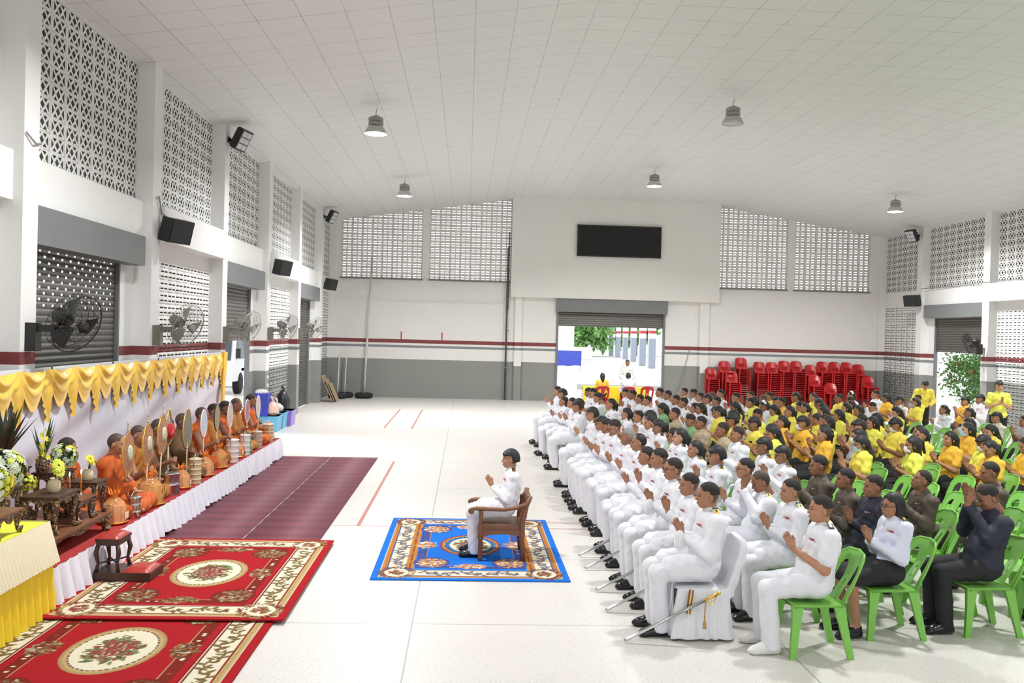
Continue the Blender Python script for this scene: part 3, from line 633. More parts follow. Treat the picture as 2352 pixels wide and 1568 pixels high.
# ---------------------------------------------------------------- offerings on the stage edge
CLEAR = mat('orange_cellophane', (.95, .45, .15), .12, alpha=.4, spec=.8); PINK = mat('packed_goods', (.7, .35, .25), .7, nz=.5, ns=25); ORG = mat('orange_mesh_cloth', (.85, .25, .03), .7, nz=.1); PAPER = mat('white_label', (.8, .74, .66), .7); BAMB = mat('woven_band', (.62, .5, .3), .6); SLATE = mat('brown_pack_box', (.45, .25, .08), .5, nz=.3, ns=12)
def offering(x, y, s, label, kind=0):
    t = thing('offering_basket', label, 'offering', (x, y, ST + .001), random.random() * .6 - .3, 'wrapped offerings along the stage edge')
    MB().lathe([(.001, 0), (.13 * s, 0), (.155 * s, .03), (.15 * s, .034), (.12 * s, .012), (.001, .012)], 24).build('tray', GOLD if kind != 2 else TEAK, t)
    m = MB(); rng = random.Random(int(y * 100))
    for k in range(7):
        a = k * .9; m.box(-.035, .035, -.03, .03, 0, .16 + .06 * rng.random(), 0, Matrix.Translation((.07 * s * math.cos(a), .07 * s * math.sin(a), .012)) @ Matrix.Rotation(a, 4, 'Z') @ Matrix.Scale(s, 4))
    m.build('packed_goods', PINK if kind != 1 else SLATE, t)
    m = MB(); n = 24; prof = [(.135, .02), (.14, .1), (.125, .2), (.07, .27), (.02, .3), (.03, .32)]
    vs = [Vector(((r + .006 * math.sin(k * 5 + i)) * s * math.cos(6.283 * k / n), (r + .006 * math.sin(k * 5 + i)) * s * math.sin(6.283 * k / n), z * s)) for i, (r, z) in enumerate(prof) for k in range(n)]
    m.add(vs, [(i * n + k, i * n + (k + 1) % n, (i + 1) * n + (k + 1) % n, (i + 1) * n + k) for i in range(len(prof) - 1) for k in range(n)], 0, True).build('cellophane_wrap', CLEAR, t)
    m = MB()
    for k in range(10): a = k * .63; m.add([(0, 0, .29 * s), (.055 * s * math.cos(a - .3), .055 * s * math.sin(a - .3), (.33 + .02 * (k % 2)) * s), (.07 * s * math.cos(a), .07 * s * math.sin(a), (.36 + .03 * (k % 3)) * s), (.055 * s * math.cos(a + .3), .055 * s * math.sin(a + .3), .33 * s)], [(0, 1, 2, 3)])
    m.sph((0, 0, .31 * s), .035 * s, 6); m.build('ribbon_rosette', ORG, t)
    if kind == 1:
        q = thing; MB().box(.138 * s, .144 * s, -.06 * s, .02 * s, .13 * s, .22 * s).build('label_panel', mat('gold_paper', (.6, .4, .1), .4), t)
        m = MB(); w_ = .008 * s
        for r in (.145, .165, .185, .205): m.box(.1445 * s, .147 * s, -.045 * s, .005 * s, r * s - .002, r * s + .002)
        for c in (-.047, -.02, .005): m.box(.1445 * s, .147 * s, c * s - .002, c * s + .002, .143 * s, .207 * s)
        m.build('square_emblem', mat('dark_print', (.06, .05, .03), .6), t)
    else: MB().box(.136 * s, .14 * s, -.045 * s, .05 * s, .06 * s, .13 * s).build('paper_label', PAPER, t)
    return t
OFF = [(-3.8, 9.82, 1.0, 0, 'nearest wrapped offering, squat with a white paper label, beside the altar tables'), (-3.78, 10.85, 1.15, 1, 'large gold offering drum with a square emblem and orange rosette'),
 (-3.76, 11.98, .85, 0, 'pink offering basket just beyond the widest steel canister'), (-3.82, 12.62, .8, 2, 'small pink offering basket beyond the cream banded tiffin'), (-3.76, 13.0, .95, 0, 'orange rosette offering basket in front of the monk in dark brown'),
 (-3.76, 13.75, 1.0, 1, 'gold offering drum in the middle of the row, left of the white canister'), (-3.8, 14.85, .95, 0, 'rounded pink offering basket between the two white canisters'), (-3.78, 15.45, .9, 2, 'orange wrapped offering just beyond the white canister with the green ribbon'),
 (-3.84, 16.45, .85, 0, 'orange wrapped offering between the two banded tiffins at the far end'), (-3.8, 17.3, .9, 2, 'farthest orange wrapped offering at the stage corner')]
for x, y, s, k, lb in OFF: offering(x, y, s, lb, k)
def canister(x, y, r, h, mt, label, bands=0, bail=False, ribbon=None):
    t = thing('food_canister', label, 'canister', (x, y, ST + .001), 0, 'canisters between the offerings'); m = MB(); p = [(.001, 0), (r, 0)]
    n = max(bands, 1)
    for k in range(n): z0, z1 = h * k / n, h * (k + 1) / n; p += [(r, z0 + .006), (r, z1 - .012), (r * 1.05, z1 - .008), (r * 1.05, z1 - .002), (r, z1)]
    p += [(r * .8, h + .01), (.02, h + .018), (.001, h + .018)]; m.lathe(p, 28); m.build('body', mt, t)
    MB().tube([(0, -r * 1.03, h * .7), (0, -r * 1.03, h + .02), (0, 0, h + .06), (0, r * 1.03, h + .02), (0, r * 1.03, h * .7)], .006, 6).build('carry_handle', STEEL, t)
    if ribbon: MB().box(r * .98, r * 1.04 + .004, -.012, .012, 0, h).sph((r * .5, 0, h + .04), .03, 5).build('ribbon', ribbon, t)
STW = mat('white_enamel', (.78, .76, .73), .35)
canister(-3.7, 10.12, .075, .24, STEEL, 'slim steel canister with a lid knob beside the nearest offering', 3)
canister(-3.78, 11.55, .13, .28, STEEL, 'widest ribbed steel canister in the offering row', 2)
canister(-3.7, 12.38, .08, .34, BAMB, 'cream banded tiffin carrier beyond the widest steel canister', 5)
canister(-3.92, 13.42, .08, .27, STEEL, 'steel canister tucked behind the middle gold offering drum', 3)
canister(-3.72, 14.38, .1, .36, STW, 'tall plain white canister in the middle of the offering row', 4)
canister(-3.72, 15.2, .09, .34, STW, 'white canister tied with a green ribbon', 4, ribbon=mat('green_ribbon', (.1, .35, .2), .5))
canister(-3.72, 16.05, .09, .3, mat('beige_enamel', (.5, .42, .33), .4), 'beige banded tiffin carrier before the far end of the stage', 4)
canister(-3.72, 16.95, .1, .34, BAMB, 'tan banded tiffin carrier next to the farthest offering', 5)

# ---------------------------------------------------------------- wall fans, loudspeakers, floodlights
def fan():
    t = thing('wall_fan', '', 'fan', (0, 0, 0), 0, 'industrial wall fans on the columns')
    MB().box(0, .12, -.07, .07, -.3, .02).box(.1, .3, -.035, .035, -.08, .0).build('bracket', TAUPE, t)
    R = Matrix.Rotation(math.radians(22), 4, 'Y') @ Matrix.Rotation(math.radians(-20), 4, 'Z'); Tm = Matrix.Translation((.38, .16, .06)) @ R
    def tr(p): return Tm @ Vector(p)
    m = MB(); m.tube([tr((-.22, 0, 0)), tr((-.18, 0, 0)), tr((0, 0, 0)), tr((.02, 0, 0))], [.05, .085, .09, .06], 16).build('motor', TAUPE, t)
    MB().tube([(.28, 0, -.04), tr((-.08, 0, -.08))], .03, 10).build('neck', TAUPE, t)
    m = MB(); Rr = .34
    for x, r in ((.0, .16), (-.0, .25), (.0, Rr - .01), (.11, Rr), (.17, .28), (.2, .2), (.21, .1)): m.tube([tr((x + .02, r * math.cos(a * 6.283 / 40), r * math.sin(a * 6.283 / 40))) for a in range(40)], .0035 if r != Rr else .008, 5, 0, True)
    for k in range(36):
        a = 6.283 * k / 36; c, s = math.cos(a), math.sin(a); m.tube([tr((.02, .1 * c, .1 * s)), tr((.02, Rr * c, Rr * s)), tr((.13, Rr * c, Rr * s)), tr((.19, .28 * c, .28 * s)), tr((.23, .06 * c, .06 * s))], .0022, 4)
    m.lathe([(.001, 0), (.07, 0), (.07, .006), (.001, .008)], 20, 0, (0, 0, 0), None); b = len(m.v) - 80
    for i in range(b, len(m.v)): v = m.v[i]; m.v[i] = tuple(tr((.225 + v[2], v[0], v[1])))
    m.build('guard_cage', WIRE, t)
    for k in range(3):
        vs = []; a0 = k * 2.094
        for i in range(7):
            r = .06 + .25 * i / 6
            for j in range(5): a = a0 + (j - 2) * .24 * (1 - .15 * i / 6); vs.append(tr((.09 + (j - 2) * .016, r * math.cos(a), r * math.sin(a))))
        MB().add(vs, [(i * 5 + j, i * 5 + j + 1, (i + 1) * 5 + j + 1, (i + 1) * 5 + j) for i in range(6) for j in range(4)], 0, True).build('blade', TAUPE, t)
    return t
F0 = fan()
FANL = ['dark wall fan in shadow before the nearest roller shutter', 'second wall fan from the camera, before bright pierced blocks', 'third wall fan from the camera, beside the half open shutter', 'fourth wall fan from the camera on the left columns', 'farthest wall fan on the left columns, near the floodlight column']
for k in range(5):
    o = F0 if k == 0 else dup(F0, (0, 0, 0)); o.location = (-4.93, 10.0 + 4 * k + .18, 2.5); o['label'] = FANL[k]
for ch in CH[F0.name]: 
    ch.material_slots[0].link = 'OBJECT'; ch.material_slots[0].material = BLACKP  # nearest fan coloured black to stand in for its shadow
dup(F0, (15.73, 26.2, 2.55), math.pi, 'grey wall fan on the right wall beside the open doorway with the bush')
def loudspeaker(loc, rot, label):
    t = thing('wall_loudspeaker', label, 'loudspeaker', loc, rot, 'black wall loudspeakers')
    M = Matrix.Rotation(math.radians(14), 4, 'Y'); MB().box(0, .2, -.27, .27, -.19, .19, 0, M).build('cabinet', BLACKP, t); MB().box(.2, .212, -.25, .25, -.17, .17, 0, M).build('grille', mat('speaker_mesh', (.02, .02, .02), .8), t); MB().box(-.16, .02, -.04, .04, -.04, .04).build('wall_bracket', GREYM, t)
for y, lb in ((14.45, 'nearest black loudspeaker on the left wall above the second fan'), (22.6, 'middle black loudspeaker on the left wall'), (30.5, 'farthest black loudspeaker on the left wall, low in the corner')): loudspeaker((-4.78, y, 4.06), -.35, lb)
loudspeaker((15.58, 30.1, 4.05), math.pi + .5, 'black loudspeaker on the right wall above the open doorway')
def flood(loc, rot, label):
    t = thing('floodlight', label, 'floodlight', loc, rot, 'unlit floodlights on the columns'); M = Matrix.Translation((.3, 0, 0)) @ Matrix.Rotation(math.radians(28), 4, 'Y')
    MB().box(-.06, .06, -.2, .2, -.22, .22, 0, M).build('housing', BLACKP, t); m = MB()
    for i in range(3):
        for j in range(2): m.box(.061, .068, -.17 + j * .175, -.01 + j * .175, -.19 + i * .13, -.08 + i * .13, 0, M)
    m.build('lens', mat('floodlight_lens', (.55, .57, .6), .15), t)
    MB().box(0, .03, -.06, .06, -.06, .06).tube([(0, 0, 0), (.2, 0, 0)], .025).build('mounting_arm', BLACKP, t); m = MB()
    for k in range(8): m.box(-.1, -.06, -.18 + k * .05, -.17 + k * .05, -.2, .2, 0, M)
    m.build('heat_sink', BLACKP, t)
flood((-4.93, 18.2, 6.3), -.25, 'nearer floodlight high on a left column'); flood((-4.93, 30.2, 6.3), -.25, 'farther floodlight high on the left corner column'); flood((15.73, 30.2, 6.3), math.pi + .3, 'floodlight high on the right wall column')

# ---------------------------------------------------------------- display board, poles, boards, tubs
t = thing('display_board', 'blank black led display board on the far wall above the door', 'display board', (5.63, D - .3, 6.07)); MB().box(-1.55, 1.55, -.1, -.002, -.55, .55).build('screen', mat('led_panel', (.006, .006, .006), .8), t)
MB().box(-1.59, 1.59, -.12, -.05, .55, .59).box(-1.59, 1.59, -.12, -.05, -.59, -.55).box(-1.59, -1.55, -.12, -.05, -.59, .59).box(1.55, 1.59, -.12, -.05, -.59, .59).build('frame', BLACKP, t)
TIRE = mat('rubber', (.015, .015, .016), .8); PW = mat('chipped_white_pole', (.55, .53, .5), .6, nz=.4, ns=6)
def tirepole(x, y, top, lean, label, r=.045):
    t = thing('volleyball_post', label, 'post', (x, y, 0), 0, 'posts standing in tyres'); n = 32
    MB().tube([(.24 * math.cos(6.283 * k / n), .24 * math.sin(6.283 * k / n), .1) for k in range(n)], .1, 10, 0, True).build('tyre', TIRE, t)
    MB().lathe([(.001, .12), (.16, .12), (.16, .02), (.001, .02)], 24).build('concrete_fill', mat('concrete', (.3, .3, .29), .9), t); MB().tube([(0, 0, .1), (lean * .3, 0, top * .3), (lean, 0, top)], [r, r * .9, r * .7], 10).build('post', PW, t)
tirepole(-3.72, 32.6, 5.2, .18, 'tall thin white post in a tyre leaning slightly at the far wall')
tirepole(-4.45, 32.7, 1.65, .06, 'short white post in a tyre, right one of the pair in the far left corner', .03)
tirepole(-4.62, 32.15, 1.6, .04, 'short white post in a tyre, left one of the pair in the far left corner', .03)
t = thing('drain_pipe', 'dark vertical pipe run against the far wall left of the door', 'pipe', (1.48, D - .06, 0)); MB().tube([(0, -.1, 0), (0, -.1, 5.7), (.06, -.1, 5.8)], .035, 8).tube([(.04, -.08, 3.4), (.04, -.08, 6.3)], .02, 8).build('pipe', mat('old_pipe', (.08, .07, .07), .6), t)
m = MB()
for z in (1.2, 2.6, 3.3, 3.8, 4.9): m.box(-.05, .08, -.13, -.02, z, z + .04)
m.build('pipe_clamp', GREYM, t)
PLY = mat('old_plywood', (.33, .24, .15), .8, nz=.3, ns=5)
for k, (y, s, lb) in enumerate([(30.45, .9, 'plywood board leaning in the corner, foremost of the stack'), (30.5, .75, 'plywood board leaning in the corner, middle of the stack'), (30.55, .6, 'plywood board leaning in the corner, hindmost of the stack')]):
    M = Matrix.Translation((-4.5 + .06 * k, y, 0)) @ Matrix.Rotation(math.radians(-24), 4, 'Y'); tag(MB().box(-.02, .0, -.12 + .02 * k, .55, .0, s + .1, 0, M).build('plywood_board', PLY), lb, 'board', 'plywood boards in the far left corner')
def tub(x, y, z, a, b, h, mt, label, lid=None, rot=0):
    t = thing('storage_tub', label, 'storage tub', (x, y, z), rot, 'plastic tubs at the left wall'); vs = [(sx * (a - (.03 if zz == 0 else 0)), sy * (b - (.03 if zz == 0 else 0)), zz) for zz in (0, h) for sy in (-1, 1) for sx in (-1, 1)]
    MB().add(vs, [(0, 2, 3, 1), (0, 1, 5, 4), (2, 6, 7, 3), (0, 4, 6, 2), (1, 3, 7, 5), (4, 5, 7, 6)]).build('body', mt, t); MB().box(-a - .015, a + .015, -b - .015, b + .015, h - .03, h).build('lid' if lid else 'rim', lid or mt, t); return t
BLU = mat('light_blue_plastic', (.12, .42, .62), .35); PUR = mat('purple_plastic', (.3, .2, .6), .35)
tub(-4.72, 21.75, 0, .22, .3, .38, BLU, 'light blue tub holding the pink bag, nearest of the tubs'); tub(-4.72, 22.45, 0, .22, .27, .4, BLU, 'light blue tub next to the purple one'); tub(-4.62, 23.1, 0, .2, .3, .4, PUR, 'purple plastic tub beside the light blue tubs')
BAG = mat('thin_plastic_bag', (.75, .5, .42), .3, bp=.8, bs=12, nz=.15); BAGW = mat('white_plastic_bag', (.6, .6, .62), .3, bp=.8, bs=12)
def bag(c, r, mt, label, seed):
    rng = random.Random(seed); m = MB(); m.sph(c, r, 10); m.v = [(x + rng.uniform(-.02, .02), y + rng.uniform(-.02, .02), max(z + rng.uniform(-.02, .02), c[2] - r[2] * .8)) for x, y, z in m.v]; m.tube([(c[0], c[1], c[2] + r[2] * .8), (c[0] + .02, c[1], c[2] + r[2] + .06), (c[0] - .03, c[1] + .02, c[2] + r[2] + .1)], [.05, .02, .05], 8); tag(m.build('plastic_bag', mt), label, 'bag', 'bags piled on the tubs')
bag((-4.7, 21.7, .53), (.2, .24, .19), BAG, 'pale pink plastic bag sitting in the light blue tub', 2); bag((-4.74, 22.45, .5), (.18, .2, .12), BAGW, 'white plastic bag in the tub next to the purple one', 3)
bag((-4.85, 23.75, .42), (.2, .25, .42), mat('black_bag', (.015, .015, .02), .4, bp=.6, bs=12), 'black rubbish bag leaning against the grey column', 4)
t = thing('drinks_carton', 'dark blue printed carton on top of the tubs at the left wall', 'carton', (-4.92, 21.6, .38)); MB().box(-.13, .2, -.22, .22, .0, .55).build('box', mat('blue_carton', (.02, .03, .3), .5, nz=.6, ns=6), t); MB().sph((0, 0, .57), (.17, .2, .08), 8).build('contents', BAGW, t)
for x, y, z, yy, lb in ((1.93, D - .13, 1.48, 0, 'white notice sheet taped on the pilaster left of the far door'), (9.04, D - .13, 1.38, 0, 'white notice sheet taped on the pilaster right of the far door')): tag(MB().box(x - .14, x + .14, y - .002, y + .002, z - .19, z + .19).build('notice_paper', mat('paper', (.75, .75, .74), .8)), lb, 'notice', 'notices on the far wall')
for x, lb in ((-2.46, 'short red painted mark above the stripe on the far wall, left one'), (-.93, 'short red painted mark above the stripe on the far wall, right one')): tag(MB().box(x - .02, x + .02, D - .015, D, 2.18, 2.48).build('wall_mark', RED), lb, 'mark', 'red marks on the far wall')
t = thing('wall_socket', 'pair of white sockets on the grey column beside the black bag', 'socket', (-4.93, 22.2, 1.2)); MB().box(0, .02, -.06, .06, .04, .12).box(0, .02, -.06, .06, -.16, -.08).build('plate', WHITEP, t)
t = thing('wall_sign', 'edge of a white framed board high at the left picture edge', 'board', (-4.93, 10.02, 4.2)); MB().box(-.36, -.335, -.045, -.012, -.12, .38).build('board', WHITEP, t)
def cable(pts, label, r=.012): tag(MB().tube(pts, r, 5).build('wall_cable', mat('grey_cable', (.3, .3, .29), .6)), label, 'cable', 'cables along the walls')
cable([(-4.91, 10.02, 4.62), (-4.89, 10.2, 4.53), (-4.91, 10.36, 4.56)], 'grey cable sagging across the nearest column'); cable([(-4.9, 14.1, 4.5), (-4.9, 14.2, 4.55), (-4.9, 14.33, 4.3), (-4.75, 14.4, 4.2)], 'cable running down to the nearest loudspeaker'); cable([(15.78, 30, 4.45), (15.9, 27.5, 4.44), (15.78, 26.3, 4.47), (15.76, 25.9, 4.47), (15.7, 24, 4.44), (15.7, 21, 4.45)], 'cable strung along the right wall beam')
cable([(8.5, D - .03, 2.05), (8.2, D - .06, .8), (8.0, D - .05, .4)], 'black cable hanging down the far wall right of the door')
# ---------------------------------------------------------------- figures: smooth distance fields meshed as one continuous surface
class SDF:
    def __init__(s, lo, hi, h):
        s.lo = np.array(lo, float); s.h = h; s.n = np.ceil((np.array(hi) - s.lo) / h).astype(int) + 1; s.F = np.ones(s.n) * .5
    def win(s, lo, hi, pad):
        a = np.clip(np.floor((np.array(lo) - pad - s.lo) / s.h).astype(int), 0, s.n); b = np.clip(np.ceil((np.array(hi) + pad - s.lo) / s.h).astype(int) + 1, 0, s.n)
        if (b - a).min() <= 0: return None
        g = np.meshgrid(*[s.lo[i] + s.h * np.arange(a[i], b[i]) for i in range(3)], indexing='ij', sparse=True)
        return (slice(a[0], b[0]), slice(a[1], b[1]), slice(a[2], b[2])), g
    def put(s, w, d, k):
        A = s.F[w]; hh = np.maximum(k - np.abs(A - d), 0) / k; s.F[w] = np.minimum(A, d) - hh * hh * k * .25
    def cap(s, a, b, r1, r2=None, k=.03):
        r2 = r1 if r2 is None else r2; a = np.array(a, float); b = np.array(b, float); r = max(r1, r2)
        W = s.win(np.minimum(a, b) - r, np.maximum(a, b) + r, .07)
        if W is None: return s
        w, g = W; ab = b - a; L = (ab @ ab) + 1e-9; p = [g[i] - a[i] for i in range(3)]; t = np.clip((p[0] * ab[0] + p[1] * ab[1] + p[2] * ab[2]) / L, 0, 1)
        d = np.sqrt((p[0] - t * ab[0]) ** 2 + (p[1] - t * ab[1]) ** 2 + (p[2] - t * ab[2]) ** 2) - (r1 + (r2 - r1) * t); s.put(w, d, k); return s
    def ell(s, c, r, k=.03, R=None):
        c = np.array(c, float); r = np.array(r, float); m = r.max(); W = s.win(c - m, c + m, .07)
        if W is None: return s
        w, g = W; p = [g[i] - c[i] for i in range(3)]
        if R is not None: p = [R[0][i] * p[0] + R[1][i] * p[1] + R[2][i] * p[2] for i in range(3)]
        k0 = np.sqrt((p[0] / r[0]) ** 2 + (p[1] / r[1]) ** 2 + (p[2] / r[2]) ** 2); k1 = np.sqrt((p[0] / r[0] ** 2) ** 2 + (p[1] / r[1] ** 2) ** 2 + (p[2] / r[2] ** 2) ** 2) + 1e-9
        s.put(w, k0 * (k0 - 1) / k1, k); return s
    def cut(s, fn):
        g = np.meshgrid(*[s.lo[i] + s.h * np.arange(s.n[i]) for i in range(3)], indexing='ij', sparse=True); s.F = np.maximum(s.F, fn(*g)); return s
    def mesh(s):
        F = s.F; S = F < 0; n = F.shape; c = np.zeros((n[0] - 1, n[1] - 1, n[2] - 1), int)
        cs = [(i, j, k) for i in (0, 1) for j in (0, 1) for k in (0, 1)]
        def sl(A, o): return A[o[0]:n[0] - 1 + o[0], o[1]:n[1] - 1 + o[1], o[2]:n[2] - 1 + o[2]]
        for o in cs: c += sl(S, o)
        act = (c > 0) & (c < 8); I = np.argwhere(act); ids = -np.ones(act.shape, int); ids[act] = np.arange(len(I))
        val = {o: F[I[:, 0] + o[0], I[:, 1] + o[1], I[:, 2] + o[2]] for o in cs}; acc = np.zeros((len(I), 3)); cnt = np.zeros(len(I))
        for a in cs:
            for ax in range(3):
                if a[ax] == 0:
                    b = list(a); b[ax] = 1; b = tuple(b); va, vb = val[a], val[b]; m = (va < 0) != (vb < 0); t = np.where(m, va / (va - vb + 1e-12), 0); P = np.array(a)[None] + np.zeros((len(I), 3)); P[:, ax] = t; acc[m] += P[m]; cnt[m] += 1
        V = s.lo + s.h * (I + acc / cnt[:, None]); Q = []
        for ax in range(3):
            u, v = (ax + 1) % 3, (ax + 2) % 3; lo = [slice(None)] * 3; hi = [slice(None)] * 3; lo[ax] = slice(0, n[ax] - 1); hi[ax] = slice(1, n[ax]); A, B = S[tuple(lo)], S[tuple(hi)]; E = np.argwhere(A != B)
            ok = (E[:, u] > 0) & (E[:, v] > 0) & (E[:, u] < n[u] - 1) & (E[:, v] < n[v] - 1); E = E[ok]; fl = A[tuple(E.T)]
            def at(du, dv): G = E.copy(); G[:, u] += du; G[:, v] += dv; return ids[tuple(G.T)]
            q = np.stack([at(-1, -1), at(0, -1), at(0, 0), at(-1, 0)], 1); q[~fl] = q[~fl][:, ::-1]; Q.append(q)
        return V, np.concatenate(Q)
def join(parts):
    V = []; F = []; C = []; n = 0
    for p in parts: V.append(p[0]); F.append(p[1] + n); C.append(p[2] if len(p) > 2 else np.tile([0, 0, 0, 1.], (len(p[0]), 1))); n += len(p[0])
    return np.concatenate(V), np.concatenate(F), np.concatenate(C)

# heads look along -x; origin at the middle of the head
def head_geo(kind):
    f = kind == 'f'; s = SDF((-.14, -.11, -.17), (.14, .11, .15), .0058)
    s.ell((.014, 0, .03), (.1, .078, .1), .02).ell((-.022, 0, -.03), (.072, .062 if f else .066, .078), .03).ell((-.055, 0, -.082), (.03, .03, .026), .03)
    s.ell((-.03, 0, -.06), (.05, .056 if f else .062, .04), .03)
    for y in (-1, 1):
        s.ell((-.058, y * .04, -.022), (.025, .022, .02), .02); s.ell((.014, y * .082, -.006), (.019, .011, .034), .006); s.ell((-.083, y * .03, .03), (.014, .024, .007), .012)
    s.cap((-.09, 0, .012), (-.106, 0, -.022), .008, .013, .012).ell((-.094, 0, -.056), (.014, .024, .006), .008).ell((-.09, 0, -.067), (.014, .02, .006), .008)
    s.cap((.025, 0, -.06), (.04, 0, -.17), .052 if not f else .043, .056 if not f else .046, .03)
    V, F = s.mesh()
    def near(c, r): return np.clip(1.6 - np.sqrt((((V - np.array(c)) / np.array(r)) ** 2).sum(1)), 0, 1)
    dark = .62 * np.clip((V[:, 0] - .0 - .25 * np.abs(V[:, 2])) * 60, 0, 1) * np.clip((V[:, 2] + .062) * 60, 0, 1) * (np.abs(V[:, 1]) < .084); dark = np.maximum(dark, .62 * np.clip((V[:, 2] - .05 - .0) * 60, 0, 1) * np.clip((V[:, 0] + .05) * 60, 0, 1)); wh = np.zeros(len(V))
    for y in (-1, 1):
        dark = np.maximum(dark, near((-.09, y * .032, .034), (.03, .02, .0045)) * .85); dark = np.maximum(dark, near((-.086, y * .03, .008), (.02, .015, .0045)))
    lip = near((-.104, 0, -.061), (.02, .022, .007)); C = np.stack([dark, lip, wh, np.ones(len(V))], 1); return V, F, C
HEADS = {k: head_geo(k) for k in 'mf'}
def hand_geo():
    s = SDF((-.07, -.03, -.05), (.06, .03, .22), .0045)   # fingers up z, palm faces +y, thumb towards +x (the body)
    s.ell((0, 0, .045), (.038, .013, .05), .015).cap((0, 0, -.04), (0, 0, .02), .024, .022, .02)
    for i, (x, l) in enumerate(((-.03, .052), (-.0105, .068), (.0095, .075), (.0285, .066))): s.cap((x * .9, 0, .08), (x * 1.02, .001, .085 + l), .0088, .0068, .006)
    s.cap((.026, .0, .03), (.048, .003, .07), .011, .0095, .01).cap((.048, .003, .07), (.05, .004, .1), .0095, .0075, .006)
    return s.mesh()
HAND = hand_geo()
def fist_geo():
    s = SDF((-.06, -.05, -.05), (.06, .05, .09), .0045)   # forearm from -z, grips a pole lying along x
    s.cap((0, 0, -.045), (0, 0, .0), .024, .024, .02).ell((0, 0, .028), (.04, .018, .032), .015)
    for i in range(4): x = -.032 + .021 * i; s.cap((x, -.004, .05), (x, .024, .062), .0095, .009, .006).cap((x, .024, .062), (x, .036, .045), .009, .0085, .005).cap((x, .036, .045), (x, .028, .026), .0085, .008, .005)
    s.cap((.035, .008, .02), (.03, .034, .02), .011, .009, .008).cap((.03, .034, .02), (.012, .042, .03), .009, .008, .005)
    return s.mesh()
FIST = fist_geo()
def xf(geo, M):
    A = np.array(M); V = geo[0] @ A[:3, :3].T + A[:3, 3]; F = geo[1]
    if np.linalg.det(A[:3, :3]) < 0: F = F[:, ::-1]
    return (V, F) + tuple(geo[2:])
def frame(o, z, y):
    z = Vector(z).normalized(); y = Vector(y); y = (y - z * y.dot(z)).normalized(); x = y.cross(z)
    return Matrix(((x.x, y.x, z.x, o[0]), (x.y, y.y, z.y, o[1]), (x.z, y.z, z.z, o[2]), (0, 0, 0, 1)))
def HM(J): return Matrix.Translation(J['H']) @ Matrix.Rotation(J.get('yaw', 0), 4, 'Z') @ Matrix.Rotation(-J.get('pitch', 0), 4, 'Y') @ Matrix.Scale(.9, 4)

def skel(pose, b):
    """joint positions; the figure faces -x, the seat or floor is below the origin"""
    f = b == 'f'; sw = .15 if f else (.185 if b == 's' else .17)
    J = dict(b=b, pose=pose)
    if pose.startswith('sit'):
        J.update(P=(.035, 0, .52), W=(.09, 0, .68), C=(.115, 0, .86), N=(.105, 0, 1.0), H=(.075, 0, 1.145), Hi=(.03, .085, .525), Kn=(-.365, .11, .515), An=(-.325, .115, .1), Sh=(.115, sw, .95), El=(.05, sw + .05, .70))
        if f: J['H'] = (.075, 0, 1.12)
        for q_, dz in (('P', .042), ('W', .026), ('C', .02), ('N', .02), ('H', .02), ('Hi', .044), ('Kn', .012), ('Sh', .02), ('El', .02)): J[q_] = (J[q_][0] - .012, J[q_][1], J[q_][2] + dz)
        hz = dict(sit=(.83, (-.5, 0, .86)), sitb=(.81, (-.55, 0, .83)), sith=(.91, (-.35, 0, .93)), sitw=(1.1, (.12, 0, 1)), sitg=(.9, (-.35, 0, .93)), sitl=(.62, (-1, 0, -.1)))[pose]
        J['Wr'] = (-.14 if pose != 'sitw' else -.11, .02, hz[0]); J['hd'] = hz[1]; J['pitch'] = dict(sit=.05, sitb=.34, sith=.1, sitw=.45, sitg=-.1, sitl=.0)[pose]
        if pose == 'sith': J['El'] = (.02, sw + .04, .74)
        if pose == 'sitw': J['El'] = (-.03, sw + .02, .84)
        if pose == 'sitg': J['pitch'] = -.32
        if pose == 'sitl': J['Wr'] = (-.24, .1, .63); J['El'] = (.0, sw + .06, .70)
        if b == 'f' and pose == 'sit': J['pitch'] = 0
    elif pose == 'stand' or pose == 'standc' or pose == 'lean':
        J.update(P=(0, 0, .92), W=(0, 0, 1.06), C=(.0, 0, 1.26), N=(-.0, 0, 1.42), H=(-.02, 0, 1.57), Hi=(0, .09, .9), Kn=(-.01, .1, .5), An=(.02, .11, .1), Sh=(.01, sw, 1.37), El=(.0, sw + .07, 1.1), Wr=(-.2, .025, 1.2), hd=(-.3, 0, 1), pitch=.12)
        if pose == 'standc': J.update(El=(.03, sw + .08, 1.09), Wr=(-.14, .05, .92), hd=(-.3, -.4, -1))
        if pose == 'lean': J.update(W=(-.08, 0, 1.04), C=(-.2, 0, 1.2), N=(-.3, 0, 1.33), H=(-.37, 0, 1.46), Sh=(-.25, sw, 1.3), El=(-.2, sw + .08, 1.05), Wr=(-.38, .12, .95), hd=(-.6, 0, -.6), pitch=.5)
    elif pose.startswith('lotus'):
        J.update(P=(.03, 0, .1), W=(.04, 0, .26), C=(.02, 0, .44), N=(-.01, 0, .58), H=(-.035, 0, .73), Hi=(.02, .1, .09), Kn=(-.28, .28, .08), An=(-.3, -.02, .055), Sh=(.02, sw, .53), El=(-.03, sw + .06, .3), Wr=(-.22, .06, .22), hd=(-.7, -.5, 0), pitch=.15)
    return J
def mir(p, s): return np.array((p[0], p[1] * s, p[2]))
def fat(b): return {'m': 0, 's': .03, 'f': -.012}[b]
GEO = {}
